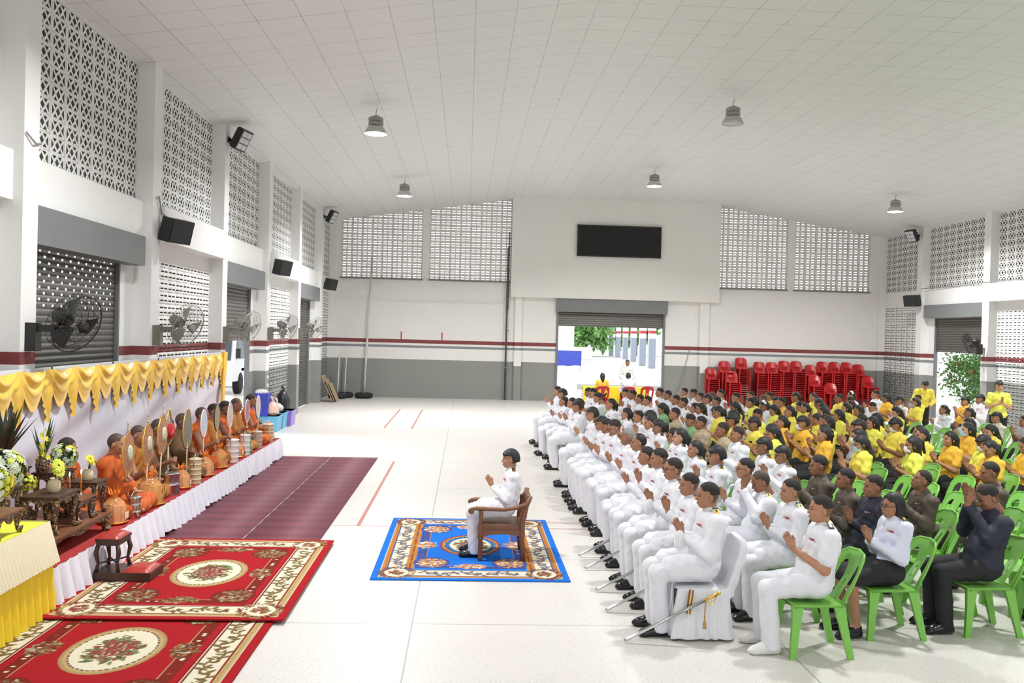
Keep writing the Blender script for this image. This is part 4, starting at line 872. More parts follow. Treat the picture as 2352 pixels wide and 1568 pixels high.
def body_geo(J, hold=None):
    key = ('body', J['b'], J['pose'], J.get('pitch'), hold)
    if key in GEO: return GEO[key]
    g = fat(J['b']); lot = J['pose'].startswith('lotus'); z1 = J['H'][2]; s = SDF((-.72, -.42, -.02), (.3, .42, z1), .0145)
    P, W, C, N = (np.array(J[k]) for k in 'PWCN')
    s.ell(C, (.075, .125 + g, .15), .05).ell(W, (.072 + g * .6, .115 + g, .12), .05).ell(P, (.085 + g, .135 + g, .09), .05).cap(N - (0, 0, .04), N + (0, 0, .06), .05, .045, .04)
    for q in (-1, 1):
        Sh, El, Wr, Hi, Kn, An = (mir(J[k], q) for k in ('Sh', 'El', 'Wr', 'Hi', 'Kn', 'An'))
        if hold and q == 1: El, Wr = np.array(hold[0]), np.array(hold[1])
        s.cap(C + (0, 0, .07), Sh - (0, 0, .01), .06, .05, .05).cap(Sh, El, .046 + g * .3, .037, .04).cap(El, Wr, .037, .026, .03)
        s.cap(Hi, Kn, .078 + g * .5, .054, .05).cap(Kn, An, .052, .036, .03).cap(An, An + (-.13, 0, -.055) if not lot else An + (-.06, q * -.08, -.01), .033, .026, .03)
    parts = [s.mesh(), xf(HEADS['f' if J['b'] == 'f' else 'm'], HM(J))]
    for q in (-1, 1):
        Wr = mir(J['Wr'], q); hd = mir(J['hd'], q)
        if hold and q == 1: parts.append(xf(FIST, frame(np.array(hold[1]), np.array(hold[1]) - np.array(hold[0]), (-1, 0, .2)) @ Matrix.Scale(.9, 4))); continue
        y = -q; M = frame(Wr + np.array(hd) * .02, hd, (0, y, 0))
        if J['pose'] in ('sit', 'sitb', 'sith', 'sitw', 'sitg', 'stand'):
            M.translation.y = q * .0135
            gM = M @ Matrix.Diagonal((-1 if M.col[0].x < 0 else 1, 1, 1, 1)); M = gM
        elif lot: M = frame(Wr, hd, (0, 0, 1))
        parts.append(xf(HAND, M @ Matrix.Scale(.86, 4)))
    GEO[key] = arr_mesh('body', *join(parts)[:2], cols=join(parts)[2]); return GEO[key]
def upper_geo(J, kind, hold=None):
    """kind: jacket, shirt (long), polo (short sleeves)"""
    key = ('up', J['b'], J['pose'], kind, hold)
    if key in GEO: return GEO[key]
    g = fat(J['b']); s = SDF((-.45, -.4, J['P'][2] - .2), (.3, .4, J['N'][2] + .12), .0115); P, W, C, N = (np.array(J[k]) for k in 'PWCN'); sit = J['pose'].startswith('sit')
    s.ell(C + (-.005, 0, 0), (.115 + g * .6, .165 + g, .18), .05).ell(W + (-.012 - g, 0, -.01), (.122 + g, .155 + g, .15), .06).ell(P + (0, 0, .03), (.135 + g, .175 + g, .1), .05)
    if J['b'] == 'f': s.ell(C + (-.07, -.055, -.02), (.05, .06, .06), .05).ell(C + (-.07, .055, -.02), (.05, .06, .06), .05)
    if kind == 'jacket' and sit:
        for q in (-1, 1): s.cap(P + (-.05, q * .09, .02), P + (-.27, q * .112, .01), .106 + g * .5, .098 + g * .4, .012)
    elif not sit: s.ell(P + (0, 0, .0), (.135 + g, .175 + g, .1), .04)
    if kind != 'polo': s.cap(N + (.005, 0, -.035), N + (-.004, 0, .025), .072, .062, .025)
    else: s.cap(N + (.008, 0, -.04), N + (.01, 0, .005), .078, .07, .02)
    for q in (-1, 1):
        Sh, El, Wr = (mir(J[k], q) for k in ('Sh', 'El', 'Wr'))
        if hold and q == 1: El, Wr = np.array(hold[0]), np.array(hold[1])
        s.cap(C + (0, q * .05, .08), Sh + (0, 0, -.005), .08, .06, .045)
        if kind == 'polo': s.cap(Sh, Sh + (El - Sh) * .62, .058 + g * .3, .066 + g * .3, .03)
        else:
            s.cap(Sh, El, .064 + g * .4, .058, .04).cap(El, El + (Wr - El) * .88, .057, .044, .035)
            if J['pose'] == 'sitw': pass
    # soft cloth folds
    G = np.meshgrid(*[s.lo[i] + s.h * np.arange(s.n[i]) for i in range(3)], indexing='ij', sparse=True)
    s.F = s.F + (.0028 * np.sin(G[2] * 58 + np.sin(G[1] * 19 + G[0] * 9) * 2.4 + G[0] * 31) + .002 * np.sin(G[0] * 70 - G[2] * 45 + np.sin(G[1] * 27) * 2)) * (np.abs(s.F) < .04)
    GEO[key] = arr_mesh('upper', *s.mesh()); return GEO[key]
def lower_geo(J, kind):
    key = ('lo', J['b'], J['pose'], kind)
    if key in GEO: return GEO[key]
    g = fat(J['b']); s = SDF((-.66, -.34, .0), (.3, .34, J['W'][2] + .05), .0125); P = np.array(J['P'])
    s.ell(P + (.0, 0, 0), (.125 + g * .7, .165 + g, .1), .03)
    if kind == 'skirt':
        for q in (-1, 1): Hi, Kn = mir(J['Hi'], q), mir(J['Kn'], q); s.cap(Hi, Hi + (Kn - Hi) * .96, .1, .08, .1)
        Kn = np.array(J['Kn']); s.cap((-.1, 0, Kn[2] - .01), (Kn[0] + .04, 0, Kn[2] - .005), .08, .07, .08)
    else:
        for q in (-1, 1):
            Hi, Kn, An = mir(J['Hi'], q), mir(J['Kn'], q), mir(J['An'], q); s.cap(Hi, Kn, .094 + g * .5, .076, .05).cap(Kn, An + (-.012, 0, -.075), .074, .08 if kind == 'wide' else .066, .03)
        s.cut(lambda x, y, z: .042 - z + 0 * x + 0 * y)
    G = np.meshgrid(*[s.lo[i] + s.h * np.arange(s.n[i]) for i in range(3)], indexing='ij', sparse=True)
    s.F = s.F + (.0022 * np.sin(G[0] * 44 + G[2] * 22 + np.sin(G[1] * 20) * 1.5) + .0012 * np.sin(G[2] * 55 - G[0] * 60 + G[1] * 25)) * (np.abs(s.F) < .04)
    GEO[key] = arr_mesh('lower', *s.mesh()); return GEO[key]
def shoe_geo():
    if 'shoe' in GEO: return GEO['shoe']
    s = SDF((-.24, -.07, -.01), (.11, .07, .13), .0085); s.cap((-.15, 0, .034), (.0, 0, .045), .042, .042, .03).ell((-.05, 0, .055), (.085, .046, .05), .03).cap((.0, 0, .04), (.035, 0, .035), .034, .034, .02).cap((.01, 0, .05), (.01, 0, .09), .036, .042, .03).ell((-.16, 0, .028), (.055, .036, .028), .02)
    s.cut(lambda x, y, z: .002 - z + 0 * x + 0 * y); GEO['shoe'] = arr_mesh('shoe', *s.mesh()); return GEO['shoe']
def hair_geo(kind):
    key = ('hair', kind)
    if key in GEO: return GEO[key]
    s = SDF((-.16, -.13, -.36), (.2, .13, .17), .0075)
    t = {'s': .007, 'd': .02, 'g': .008, 't': .008, 'l': .014, 'p': .012, 'w': .018, 'c': .014, 'b': .0035}[kind]
    s.ell((.015, 0, .031), (.1 + t, .078 + t * .8, .1 + t), .02)
    if kind in 'ldpwc': s.ell((.045, 0, -.02), (.07 + t, .08 + t * .7, .09), .03)
    fx = {'s': -.062, 'g': -.055, 't': -.03, 'd': -.085, 'l': -.07, 'p': -.06, 'w': -.07, 'c': -.06, 'b': -.05}[kind]; zb = {'s': .018, 'g': -.035, 't': -.03, 'd': -.035, 'l': -.2, 'p': -.09, 'w': -.1, 'c': -.08, 'b': -.05}[kind]
    sx = {'s': .0, 'g': 0, 't': .005, 'd': .018, 'l': -.03, 'p': -.0, 'w': -.02, 'c': 0, 'b': 0}[kind]
    # forehead hairline, then behind the ears
    s.cut(lambda x, y, z: np.minimum(np.maximum(.078 - z - np.abs(y) * .3, fx - x), np.maximum(sx - x + .012 - z * .25, zb - z)) + 0 * y)
    if kind == 'd': s.ell((-.068, .0, .072), (.032, .07, .028), .015)
    if kind == 'l': s.cap((.07, 0, .0), (.095, 0, -.24), .075, .06, .03).ell((.08, 0, -.2), (.05, .085, .12), .04)
    if kind == 'p': s.cap((.1, 0, .01), (.13, 0, -.0), .03, .04, .02).cap((.13, 0, .0), (.12, 0, -.18), .036, .022, .02)
    if kind == 'c': s.ell((.11, 0, .0), (.035, .045, .04), .02)
    if kind == 'w': s.ell((.05, 0, -.06), (.07, .092, .07), .03)
    GEO[key] = arr_mesh('hair', *s.mesh()); return GEO[key]
def small(key, fn):
    if key not in GEO: m = MB(); fn(m); GEO[key] = m.mesh(key)
    return GEO[key]
def epau(m): m.box(-.021, .021, -.045, .045, 0, .008, 0)
def epau2(m): m.box(-.022, .022, .02, .046, -.001, .0095).box(-.008, .008, -.025, .01, .008, .0095)
def ribb(m):
    m.box(-.004, .004, -.035, .035, -.006, .006, 0); m.box(-.0045, -.004, -.03, -.01, -.006, .006, 1); m.box(-.0045, -.004, .01, .03, -.006, .006, 2)
def glassg(m):
    for y in (-.032, .032): m.tube([(-.107, y + .023 * math.cos(a * .5236), .008 + .017 * math.sin(a * .5236)) for a in range(12)], .0025, 5, 0, True); m.tube([(-.107, y * 1.7, .012), (0.0, math.copysign(.082, y), .01)], .002, 4)
    m.tube([(-.108, -.01, .01), (-.108, .01, .01)], .002, 4)
def maskg(m):
    vs = []; R = 9
    for i in range(R):
        for j in range(R):
            u, v = i / (R - 1) * 2 - 1, j / (R - 1) * 2 - 1; vs.append((-.122 + .075 * abs(u) ** 1.8 + .012 * v * v, u * .066, -.045 + v * .045))
    m.add(vs, [(i * R + j, i * R + j + 1, (i + 1) * R + j + 1, (i + 1) * R + j) for i in range(R - 1) for j in range(R - 1)], 0, True); m.tube([(-.06, .064, -.02), (.01, .082, .01)], .0015, 4).tube([(-.06, -.064, -.02), (.01, -.082, .01)], .0015, 4)
def capg(m):
    vs = [];
    for i in range(11):
        a = -1.35 + 2.7 * i / 10; vs += [(-.03 + .02 * abs(a), .095 * math.sin(a), .045 + .1 * math.cos(a)), (.04, .1 * math.sin(a), .06 + .095 * math.cos(a))]
    m.add(vs, [(2 * i, 2 * i + 1, 2 * i + 3, 2 * i + 2) for i in range(10)], 0, True)
def collarg(m):
    vs = []
    for i in range(21):
        a = math.pi + .35 + (2 * math.pi - .7) * i / 20; f = 1 + .35 * math.exp(-((min(i, 20 - i)) / 2.2) ** 2); c, s = math.cos(a), math.sin(a); vs += [(.056 * c, .056 * s, .032), (.068 * c, .066 * s, .03), (.088 * c * f, .088 * s, -.012 - .03 * (f - 1))]
    m.add(vs, [(3 * i + j, 3 * i + 3 + j, 3 * i + 4 + j, 3 * i + 1 + j) for i in range(20) for j in (0, 1)], 0, True)
def tieg(m): m.box(-.008, 0, -.012, .012, -.2, 0, 0, Matrix.Rotation(.2, 4, 'Y'))
def gloveg(m):
    m.sph((0, 0, 0), (.02, .04, .05), 7)
    for i in range(5): y = -.034 + .017 * i; m.tube([(0, y, -.03), (-.006, y * 1.15, -.08), (.0, y * 1.25, -.125 + .012 * abs(i - 2))], [.011, .01, .007], 6)
PRESS = [mat('ribbon_red', (.5, .03, .03), .6), mat('ribbon_blue', (.03, .05, .3), .6), mat('ribbon_gold', (.6, .45, .1), .5)]
PRESS2 = [mat('silver_badge', (.6, .6, .58), .3, .8), mat('ribbon_red', (1, 1, 1)), mat('white_plastic', (1, 1, 1))]
MASKM = {0: mat('pale_green_mask', (.62, .78, .7), .8), 1: mat('white_mask', (.82, .82, .76), .8), 2: mat('blue_mask', (.4, .6, .72), .8)}
HAIRMAT = {'s': CROPH, 'd': HAIRM, 'g': GREYH, 't': HAIRM, 'l': HAIRM, 'p': HAIRM, 'w': HAIRM, 'c': HAIRM, 'b': STUB}
BUILD_NAMES = {'jacket': 'uniform_jacket', 'shirt': 'shirt', 'polo': 'polo_shirt'}
def person(loc, rot, pose, b, hair, skin, top, topm, bot, botm, label, cat='person', group=None, extra='', shoes=None, shoe_z=0, scale=1, hold=None, yaw=0, detail=2):
    J = skel(pose, b); me = body_geo(J, hold); o = bpy.data.objects.new('person', me); COL.objects.link(o)
    if not me.materials: me.materials.append(SKIN[0])
    o.material_slots[0].link = 'OBJECT'; o.material_slots[0].material = SKIN[skin]
    o.location = loc; o.rotation_euler = (0, 0, rot + yaw); o.scale = (scale,) * 3; tag(o, label, cat, group)
    h = HM(J)
    def kid(name, me2, m, M=None):
        c = obj(name, me2, m if isinstance(m, (list, tuple)) else m, o)
        if not isinstance(m, (list, tuple)) and me2.materials[0] is not m: c.material_slots[0].link = 'OBJECT'; c.material_slots[0].material = m
        if M is not None: c.matrix_local = M
        return c
    kid('hair', hair_geo(hair), HAIRMAT[hair], h)
    if top: kid(BUILD_NAMES[top], upper_geo(J, top, hold), topm)
    if bot: kid('skirt' if bot == 'skirt' else 'trousers', lower_geo(J, bot), botm)
    sm = shoes or SHOEB
    if sm != 'none':
        for q in (-1, 1):
            A = mir(J['An'], q); kid('shoe', shoe_geo(), sm, Matrix.Translation((A[0], A[1], shoe_z)) @ Matrix.Rotation(q * -.12, 4, 'Z'))
    if 'e' in extra:
        em = {'G': GOLD}.get('G'); 
        for q in (-1, 1):
            S = mir(J['Sh'], q); kid('epaulette', small('epaulette', epau), em if 'k' not in extra else mat('black_epaulette', (.02, .02, .025), .6), Matrix.Translation((S[0], S[1] * .72, S[2] + .083 + (.008 if b == 's' else 0))) @ Matrix.Rotation(-q * .42, 4, 'X'))
            if detail > 1: kid('epaulette_badge', small('epaulette_badge', epau2), mat('black_epaulette', (.02, .02, .025), .6) if 'k' not in extra else GOLD, Matrix.Translation((S[0], S[1] * .72, S[2] + .083 + (.008 if b == 's' else 0))) @ Matrix.Rotation(-q * .42, 4, 'X'))
    if 'r' in extra:
        C = J['C']; dx = .112 + fat(b) * .6; kid('medal_ribbon', small('medal_ribbon' + ('_' if 'z' in extra else ''), ribb), PRESS2 if 'z' in extra else PRESS, Matrix.Translation((C[0] - dx + .003, -.075, C[2] + .055)) @ Matrix.Rotation(.25, 4, 'Z') @ Matrix.Rotation(-.25, 4, 'Y'))
        if detail > 1:
            kid('name_tag', small('name_tag', lambda m: m.box(-.003, .003, -.03, .03, -.007, .007)), BLACKP, Matrix.Translation((C[0] - dx + .012, .075, C[2] + .05)) @ Matrix.Rotation(-.25, 4, 'Z') @ Matrix.Rotation(-.25, 4, 'Y'))
    if 'n' in extra: C = J['C']; kid('name_tag', small('name_patch', lambda m: m.box(-.004, .004, -.035, .035, -.012, .012)), BLACKP, Matrix.Translation((C[0] - .112 - fat(b) * .6, -.07, C[2] + .02)) @ Matrix.Rotation(.3, 4, 'Z'))
    if top in ('shirt', 'polo'): N = J['N']; kid('collar', small('collar', collarg), topm, Matrix.Translation((N[0] + .004, 0, N[2] - .012)) @ Matrix.Rotation(-.25, 4, 'Y'))
    if 'g' in extra: kid('spectacles', small('spectacles', glassg), BLACKP, h)
    for i, ch in enumerate('mwu'):
        if ch in extra: kid('face_mask', small('face_mask', maskg), MASKM[i], h)
    if 'c' in extra: kid('nurse_cap', small('nurse_cap', capg), WHITEP, h)
    if 't' in extra: N = J['N']; kid('necktie', small('necktie', tieg), mat('navy_tie', (.02, .03, .12), .6), Matrix.Translation((N[0] - .075, 0, N[2] - .03)))
    if 'v' in extra: W = J['Wr']; kid('white_glove', small('white_glove', gloveg), mat('white_cotton', (.82, .82, .84), .8), Matrix.Translation((W[0] - .04, -.05, W[2] + .0)) @ Matrix.Rotation(1.5, 4, 'Z'))
    return o
# ---------------------------------------------------------------- chairs
def chair_parts(solid=False):
    P = {}
    m = MB(); n = 12; vs = []
    for k in (0, 1):
        for i in range(n + 1):
            for j in range(n + 1):
                u, v = i / n * 2 - 1, j / n * 2 - 1; wv = .215 - .02 * (u > 0) * u; z = .435 - .012 * (1 - u * u) * (1 - v * v) - .02 * max(0, -u - .8) * 5 - .014 * (k == 0); vs.append((u * .205, v * wv, z))
    a = (n + 1) ** 2
    for i in range(n):
        for j in range(n): q = (i * (n + 1) + j, (i + 1) * (n + 1) + j, (i + 1) * (n + 1) + j + 1, i * (n + 1) + j + 1); m.add([], []); m.f += [tuple(x + a for x in q), q[::-1]]; m.mi += [0, 0]; m.sm += [True, True]
    m.v = [tuple(v) for v in vs]
    m.tube([(-.2, -.21, .425), (.2, -.195, .425), (.2, .195, .425), (-.2, .21, .425)], .014, 6, 0, True); P['seat'] = m
    # backrest: rounded arch with two tall slots and a small centre slot, leaning back
    out = [(-.2, .43), (.2, .43), (.218, .6), (.215, .72), (.19, .785), (.13, .82), (0, .832), (-.13, .82), (-.19, .785), (-.215, .72), (-.218, .6)]
    hl = [(-.155, .45), (-.06, .45), (-.055, .6), (-.065, .7), (-.09, .735), (-.13, .725), (-.16, .68)]; hr = [(-x, y) for x, y in hl][::-1]
    hc = [(-.012, .5), (.012, .5), (.012, .6), (-.012, .6)]
    def bend(u, v, q): t = (v - .43) / .4; return (.19 + .17 * t + .05 * (1 - (u / .22) ** 2) * min(1, t * 2) + q, u, v)
    if solid: hl, hr, hc = [(-.12, .5), (.12, .5), (.12, .515), (-.12, .515)], [(-.12, .54), (.12, .54), (.12, .555), (-.12, .555)], [(-.12, .58), (.12, .58), (.12, .595), (-.12, .595)]
    vs, fs = sheet(out, [hl, hr, hc], bend, .01, .045); m = MB().add(vs, fs, 0, False)
    m.tube([bend(x, y, 0) for x, y in out[1:] + out[:1]], .011, 6); P['backrest'] = m
    for i, (x, y, dx, dy) in enumerate(((-.175, -.19, -.035, -.02), (-.175, .19, -.035, .02), (.17, -.178, .1, -.02), (.17, .178, .1, .02))):
        m = MB(); R = [(0, .425, .046, .02), (.35, .27, .033, .018), (1, 0, .025, .016)]; vs = []
        for t, z, wx, wy in R: vs += [(x + dx * t + a * wx, y + dy * t + b_ * wy, z) for a, b_ in ((-1, -1), (1, -1), (1, 1), (-1, 1))]
        m.add(vs, [(4 * j + q, 4 * j + (q + 1) % 4, 4 * j + 4 + (q + 1) % 4, 4 * j + 4 + q) for j in range(2) for q in range(4)] + [(3, 2, 1, 0), (8, 9, 10, 11)][::1], 0, False); P['leg%d' % i] = m
    return P
CP = chair_parts()
CPM = {k: v.mesh(k) for k, v in CP.items()}
one = MB()
for v in CP.values(): b = len(one.v); one.v += v.v; one.f += [tuple(b + i for i in f) for f in v.f]; one.mi += v.mi; one.sm += v.sm
CHONE = one.mesh('plastic_chair'); CHONE.materials.append(GREEN)
chair0 = thing('plastic_chair', '', 'chair'); 
for k, me in CPM.items(): obj(k.rstrip('0123'), me, GREEN, chair0)
chair_used = [False]
def place_chair(x, y, rot, label, group, near=True, z=0, m=GREEN):
    if near:
        if not chair_used[0]: chair_used[0] = True; c = chair0
        else: c = dup(chair0, (0, 0, 0))
    else:
        c = bpy.data.objects.new('plastic_chair', CHONE); COL.objects.link(c); c['category'] = 'chair'
        if m is not GREEN: c.material_slots[0].link = 'OBJECT'; c.material_slots[0].material = m
    c.location = (x, y, z); c.rotation_euler = (0, 0, rot); c['label'] = label; c['group'] = group; return c
# cloth covered chair
def cover_mesh():
    s = SDF((-.3, -.3, .0), (.4, .3, .95), .0125)
    def bx(c, hh, r, k=.03):
        g = np.meshgrid(*[s.lo[i] + s.h * np.arange(s.n[i]) for i in range(3)], indexing='ij', sparse=True)
        q = [np.abs(g[i] - c[i]) - hh[i] + r for i in range(3)]; d = np.sqrt(sum(np.maximum(v, 0) ** 2 for v in q)) + np.minimum(np.maximum(q[0], np.maximum(q[1], q[2])), 0) - r; return d
    g = np.meshgrid(*[s.lo[i] + s.h * np.arange(s.n[i]) for i in range(3)], indexing='ij', sparse=True)
    fl = 1 + .22 * np.clip((.42 - g[2]) / .42, 0, 1); ang = np.arctan2(g[1], g[0] - .02); wob = .009 * np.sin(ang * 17 + np.sin(ang * 5) * 2) * np.clip((.4 - g[2]) / .3, 0, 1)
    q0 = np.abs(g[0] - .02) / fl - .2; q1 = np.abs(g[1]) / fl - .2; q2 = np.abs(g[2] - .21) - .2; d = np.sqrt(np.maximum(q0, 0) ** 2 + np.maximum(q1, 0) ** 2 + np.maximum(q2, 0) ** 2) + np.minimum(np.maximum(q0, np.maximum(q1, q2)), 0) - .025 + wob
    s.put((slice(None),) * 3, d, .01)
    t = np.clip((g[2] - .4) / .43, 0, 1); xb = g[0] - (.255 + .13 * t); q0 = np.abs(xb) - .022; q1 = np.abs(g[1]) - (.2 - .06 * np.clip((g[2] - .7) / .13, 0, 1) ** 2); q2 = np.abs(g[2] - .6) - .22
    d = np.sqrt(np.maximum(q0, 0) ** 2 + np.maximum(q1, 0) ** 2 + np.maximum(q2, 0) ** 2) + np.minimum(np.maximum(q0, np.maximum(q1, q2)), 0) - .018 + .004 * np.sin(g[2] * 40 + g[1] * 12); s.put((slice(None),) * 3, d, .03)
    s.cut(lambda x, y, z: .02 - z + 0 * x + 0 * y); return arr_mesh('cloth_cover', *s.mesh())
COVER = cover_mesh()
def covered_chair(x, y, label):
    t = thing('covered_chair', label, 'chair', (x, y, 0), 0, 'white covered chairs of the front row'); obj('cloth_cover', COVER, CHCOVER, t)
    for q in (CPM['leg0'], CPM['leg1'], CPM['leg2'], CPM['leg3']): c = obj('leg', q, BLACKP, t)
    return t

# ---------------------------------------------------------------- the seated crowd
PPL=[(0,2.1,7.53,"W","s",""),(0,2.14,8.31,"W","s",""),(0,2.13,8.94,"W","s","g"),(0,2.16,9.74,"W","s",""),(0,2.13,10.29,"W","s",""),(0,2.21,11.18,"W","t",""),(0,2.17,11.74,"W","g",""),(0,2.14,12.61,"W","s","g"),(0,2.12,13.16,"W","s",""),(0,2.12,13.72,"W","d","g"),(0,2.11,14.7,"W","d","g"),(0,2.1,16.56,"W","d",""),(0,2.23,17.33,"W","d",""),(0,2.16,17.91,"W","s",""),(0,2.05,18.46,"WF","p",""),(0,2.16,19.77,"W","d",""),(0,2.1,20.32,"W","s",""),(1,2.92,7.1,"WS","s",""),(1,3.01,8,"W","s",""),(1,2.92,8.56,"W","b",""),(1,2.98,9.24,"W","s","g"),(1,2.94,10.19,"W","d",""),(1,2.9,11,"WF","p",""),(1,2.9,11.81,"WF","p",""),(1,3,12.59,"WF","l","g"),(1,2.9,13.14,"WF","p",""),(1,2.89,13.71,"WF","p",""),(1,3.08,14.64,"W","d",""),(1,3,15.2,"W","s",""),(1,2.89,15.76,"WF","p",""),(1,2.83,17.13,"WF","p",""),(1,2.94,17.69,"W","d",""),(1,2.84,18.92,"W","s",""),(1,2.98,19.51,"W","s",""),(1,2.94,20.3,"W","s",""),(1,2.91,20.87,"W","s",""),(2,3.76,7.55,"WN","w","g"),(2,3.91,8.25,"N","s",""),(2,3.88,8.81,"B","s",""),(2,3.82,9.36,"B","s",""),(2,3.86,10.55,"W","d","g"),(2,3.81,11.1,"W","d",""),(2,3.83,12.28,"W","s",""),(2,3.78,12.83,"K","s",""),(2,3.78,14.02,"K","s",""),(2,3.76,14.58,"G","s",""),(2,3.69,15.43,"K","s",""),(2,3.78,16.8,"GF","l",""),(2,3.88,18.71,"W","s",""),(2,3.82,19.26,"W","s",""),(2,3.76,19.82,"W","s",""),(2,3.86,21.22,"W","s",""),(3,4.67,7.64,"N","s",""),(3,4.7,8.85,"B","s",""),(3,4.53,12.81,"Y","l",""),(3,4.72,13.37,"O","l",""),(3,4.62,13.92,"Y","d",""),(3,4.43,14.48,"Y","d","g"),(3,4.62,15.03,"K","d",""),(3,4.62,15.95,"Y","p",""),(3,4.75,16.5,"Y","d",""),(3,4.59,17.05,"WF","l",""),(3,4.62,17.6,"WF","l",""),(3,4.52,18.14,"W","s",""),(3,4.49,18.69,"W","s",""),(3,4.61,20,"W","s",""),(3,4.61,20.84,"W","s",""),(4,5.52,9.02,"B","s",""),(4,5.37,11.73,"Y","l","m"),(4,5.57,12.27,"P","l","m"),(4,5.3,12.81,"O","p",""),(4,5.54,13.36,"Y","p",""),(4,5.4,13.9,"O","d","m"),(4,5.26,14.45,"O","p",""),(4,5.27,15.69,"Y","s",""),(4,5.38,17.4,"Y","l",""),(4,5.36,18.65,"W","s",""),(4,5.32,19.2,"W","d",""),(4,5.57,19.75,"W","b",""),(4,5.45,20.3,"W","s",""),(4,5.44,20.87,"W","s",""),(4,5.35,21.42,"W","s",""),(5,6.07,11.7,"Y","l","m"),(5,6.39,12.25,"Y","p",""),(5,6.16,13.53,"P","d",""),(5,6.38,14.08,"O","l",""),(5,6.13,14.65,"Y","l",""),(5,6.29,15.18,"Y","l",""),(5,6.39,15.72,"Y","l",""),(5,6.07,16.28,"Y","p",""),(5,6.08,17.12,"Y","l",""),(5,6.08,17.68,"WF","c",""),(5,6.12,18.71,"Y","s",""),(5,6.38,19.27,"Y","l",""),(5,6.15,19.83,"W","s",""),(5,6.14,21.01,"W","s",""),(6,6.98,11.38,"O","p",""),(6,7.21,11.92,"Y","d","m"),(6,7.03,12.45,"O","l",""),(6,6.89,12.99,"Y","p",""),(6,7.14,13.54,"O","p",""),(6,7.03,14.09,"Y","d","m"),(6,6.89,14.63,"Y","l",""),(6,7.21,15.17,"Y","l",""),(6,7.21,15.73,"Y","l",""),(6,7.01,16.28,"Y","l",""),(6,6.95,16.84,"Y","l",""),(6,7.16,17.39,"Y","l",""),(6,7.02,17.94,"Y","p",""),(6,7.13,18.47,"Y","l",""),(6,6.9,19,"O","s",""),(6,7,19.55,"Y","d",""),(6,6.89,20.13,"W","b",""),(6,7.21,20.69,"Y","s",""),(6,6.96,21.25,"W","s",""),(7,7.71,11.75,"O","s",""),(7,7.99,13.66,"O","l","m"),(7,7.93,17.45,"Y","l",""),(7,8.01,18.22,"Y","l",""),(7,7.82,19.16,"Y","d",""),(7,8.03,19.72,"Y","l",""),(7,7.74,20.36,"Y","d",""),(8,8.72,14.22,"Y","l",""),(8,8.75,14.92,"O","l",""),(8,8.59,17.19,"Y","l",""),(8,8.77,18.6,"W","s",""),(8,8.53,19.15,"O","p",""),(8,8.77,19.7,"Y","s",""),(8,8.73,20.26,"Y","s",""),(8,8.53,21.27,"Y","p",""),(9,9.51,21.34,"WF","c",""),(10,10.45,15.99,"P","p",""),(10,10.25,16.54,"C","d",""),(10,10.25,17.49,"WF","p",""),(10,10.23,18.4,"WF","p",""),(10,10.25,19.67,"Y","p","m"),(10,10.2,20.27,"W","d",""),(10,10.29,21.13,"O","l",""),(10,10.39,21.92,"W","s",""),(11,11.27,21.47,"Y","s",""),(12,11.93,20.52,"O","d",""),(13,12.64,21.09,"W","d","")]
EMP=[(2,3.77,9.97),(3,4.59,8.23),(3,4.59,9.39),(3,4.59,9.97),(3,4.59,10.55),(3,4.59,11.13),(4,5.41,7.65),(4,5.41,8.23),(4,5.41,9.97),(4,5.41,10.55),(4,5.41,11.13),(5,6.23,7.65),(5,6.23,8.23),(5,6.23,8.81),(5,6.23,9.39),(5,6.23,9.97),(5,6.23,10.55),(5,6.23,11.13),(6,7.05,7.65),(6,7.05,8.23),(6,7.05,8.81),(6,7.05,9.39),(6,7.05,9.97),(6,7.05,10.55),(7,7.87,7.65),(7,7.87,8.23),(7,7.87,8.81),(7,7.87,9.39),(7,7.87,9.97),(7,7.87,10.55),(7,7.87,11.13),(7,7.87,12.29),(7,7.87,12.87),(8,8.69,7.65),(8,8.69,8.23),(8,8.69,8.81),(8,8.69,9.39),(8,8.69,9.97),(8,8.69,10.55),(8,8.69,11.13),(8,8.69,11.71),(8,8.69,12.29),(8,8.69,12.87),(8,8.69,13.45),(8,8.69,15.77),(8,8.69,16.35),(8,8.69,18.09),(9,9.51,7.65),(9,9.51,8.23),(9,9.51,8.81),(9,9.51,9.39),(9,9.51,9.97),(9,9.51,10.55),(9,9.51,11.13),(9,9.51,11.71),(9,9.51,12.29),(9,9.51,12.87),(9,9.51,13.45),(9,9.51,14.03),(9,9.51,14.61),(9,9.51,15.19),(9,9.51,15.77),(9,9.51,16.35),(9,9.51,16.93),(9,9.51,17.51),(9,9.51,18.09),(9,9.51,18.67),(10,10.33,7.65),(10,10.33,8.23),(10,10.33,8.81),(10,10.33,9.39),(10,10.33,9.97),(10,10.33,10.55),(10,10.33,11.13),(10,10.33,11.71),(10,10.33,12.29),(10,10.33,12.87),(10,10.33,13.45),(10,10.33,14.03),(10,10.33,14.61),(10,10.33,15.19),(11,11.15,7.65),(11,11.15,8.23),(11,11.15,8.81),(11,11.15,9.39),(11,11.15,9.97),(11,11.15,10.55),(11,11.15,11.13),(11,11.15,11.71),(11,11.15,12.29),(11,11.15,12.87),(11,11.15,13.45),(11,11.15,14.03),(11,11.15,14.61),(11,11.15,15.19),(11,11.15,15.77),(11,11.15,16.35),(11,11.15,16.93),(11,11.15,17.51),(11,11.15,18.09),(11,11.15,18.67)]
ORD = ['first', 'second', 'third', 'fourth', 'fifth', 'sixth', 'seventh', 'eighth', 'ninth', 'tenth', 'eleventh', 'twelfth', 'thirteenth', 'fourteenth', 'fifteenth', 'sixteenth', 'seventeenth', 'eighteenth', 'nineteenth', 'twentieth'] + ['%dth' % i for i in range(21, 60)]
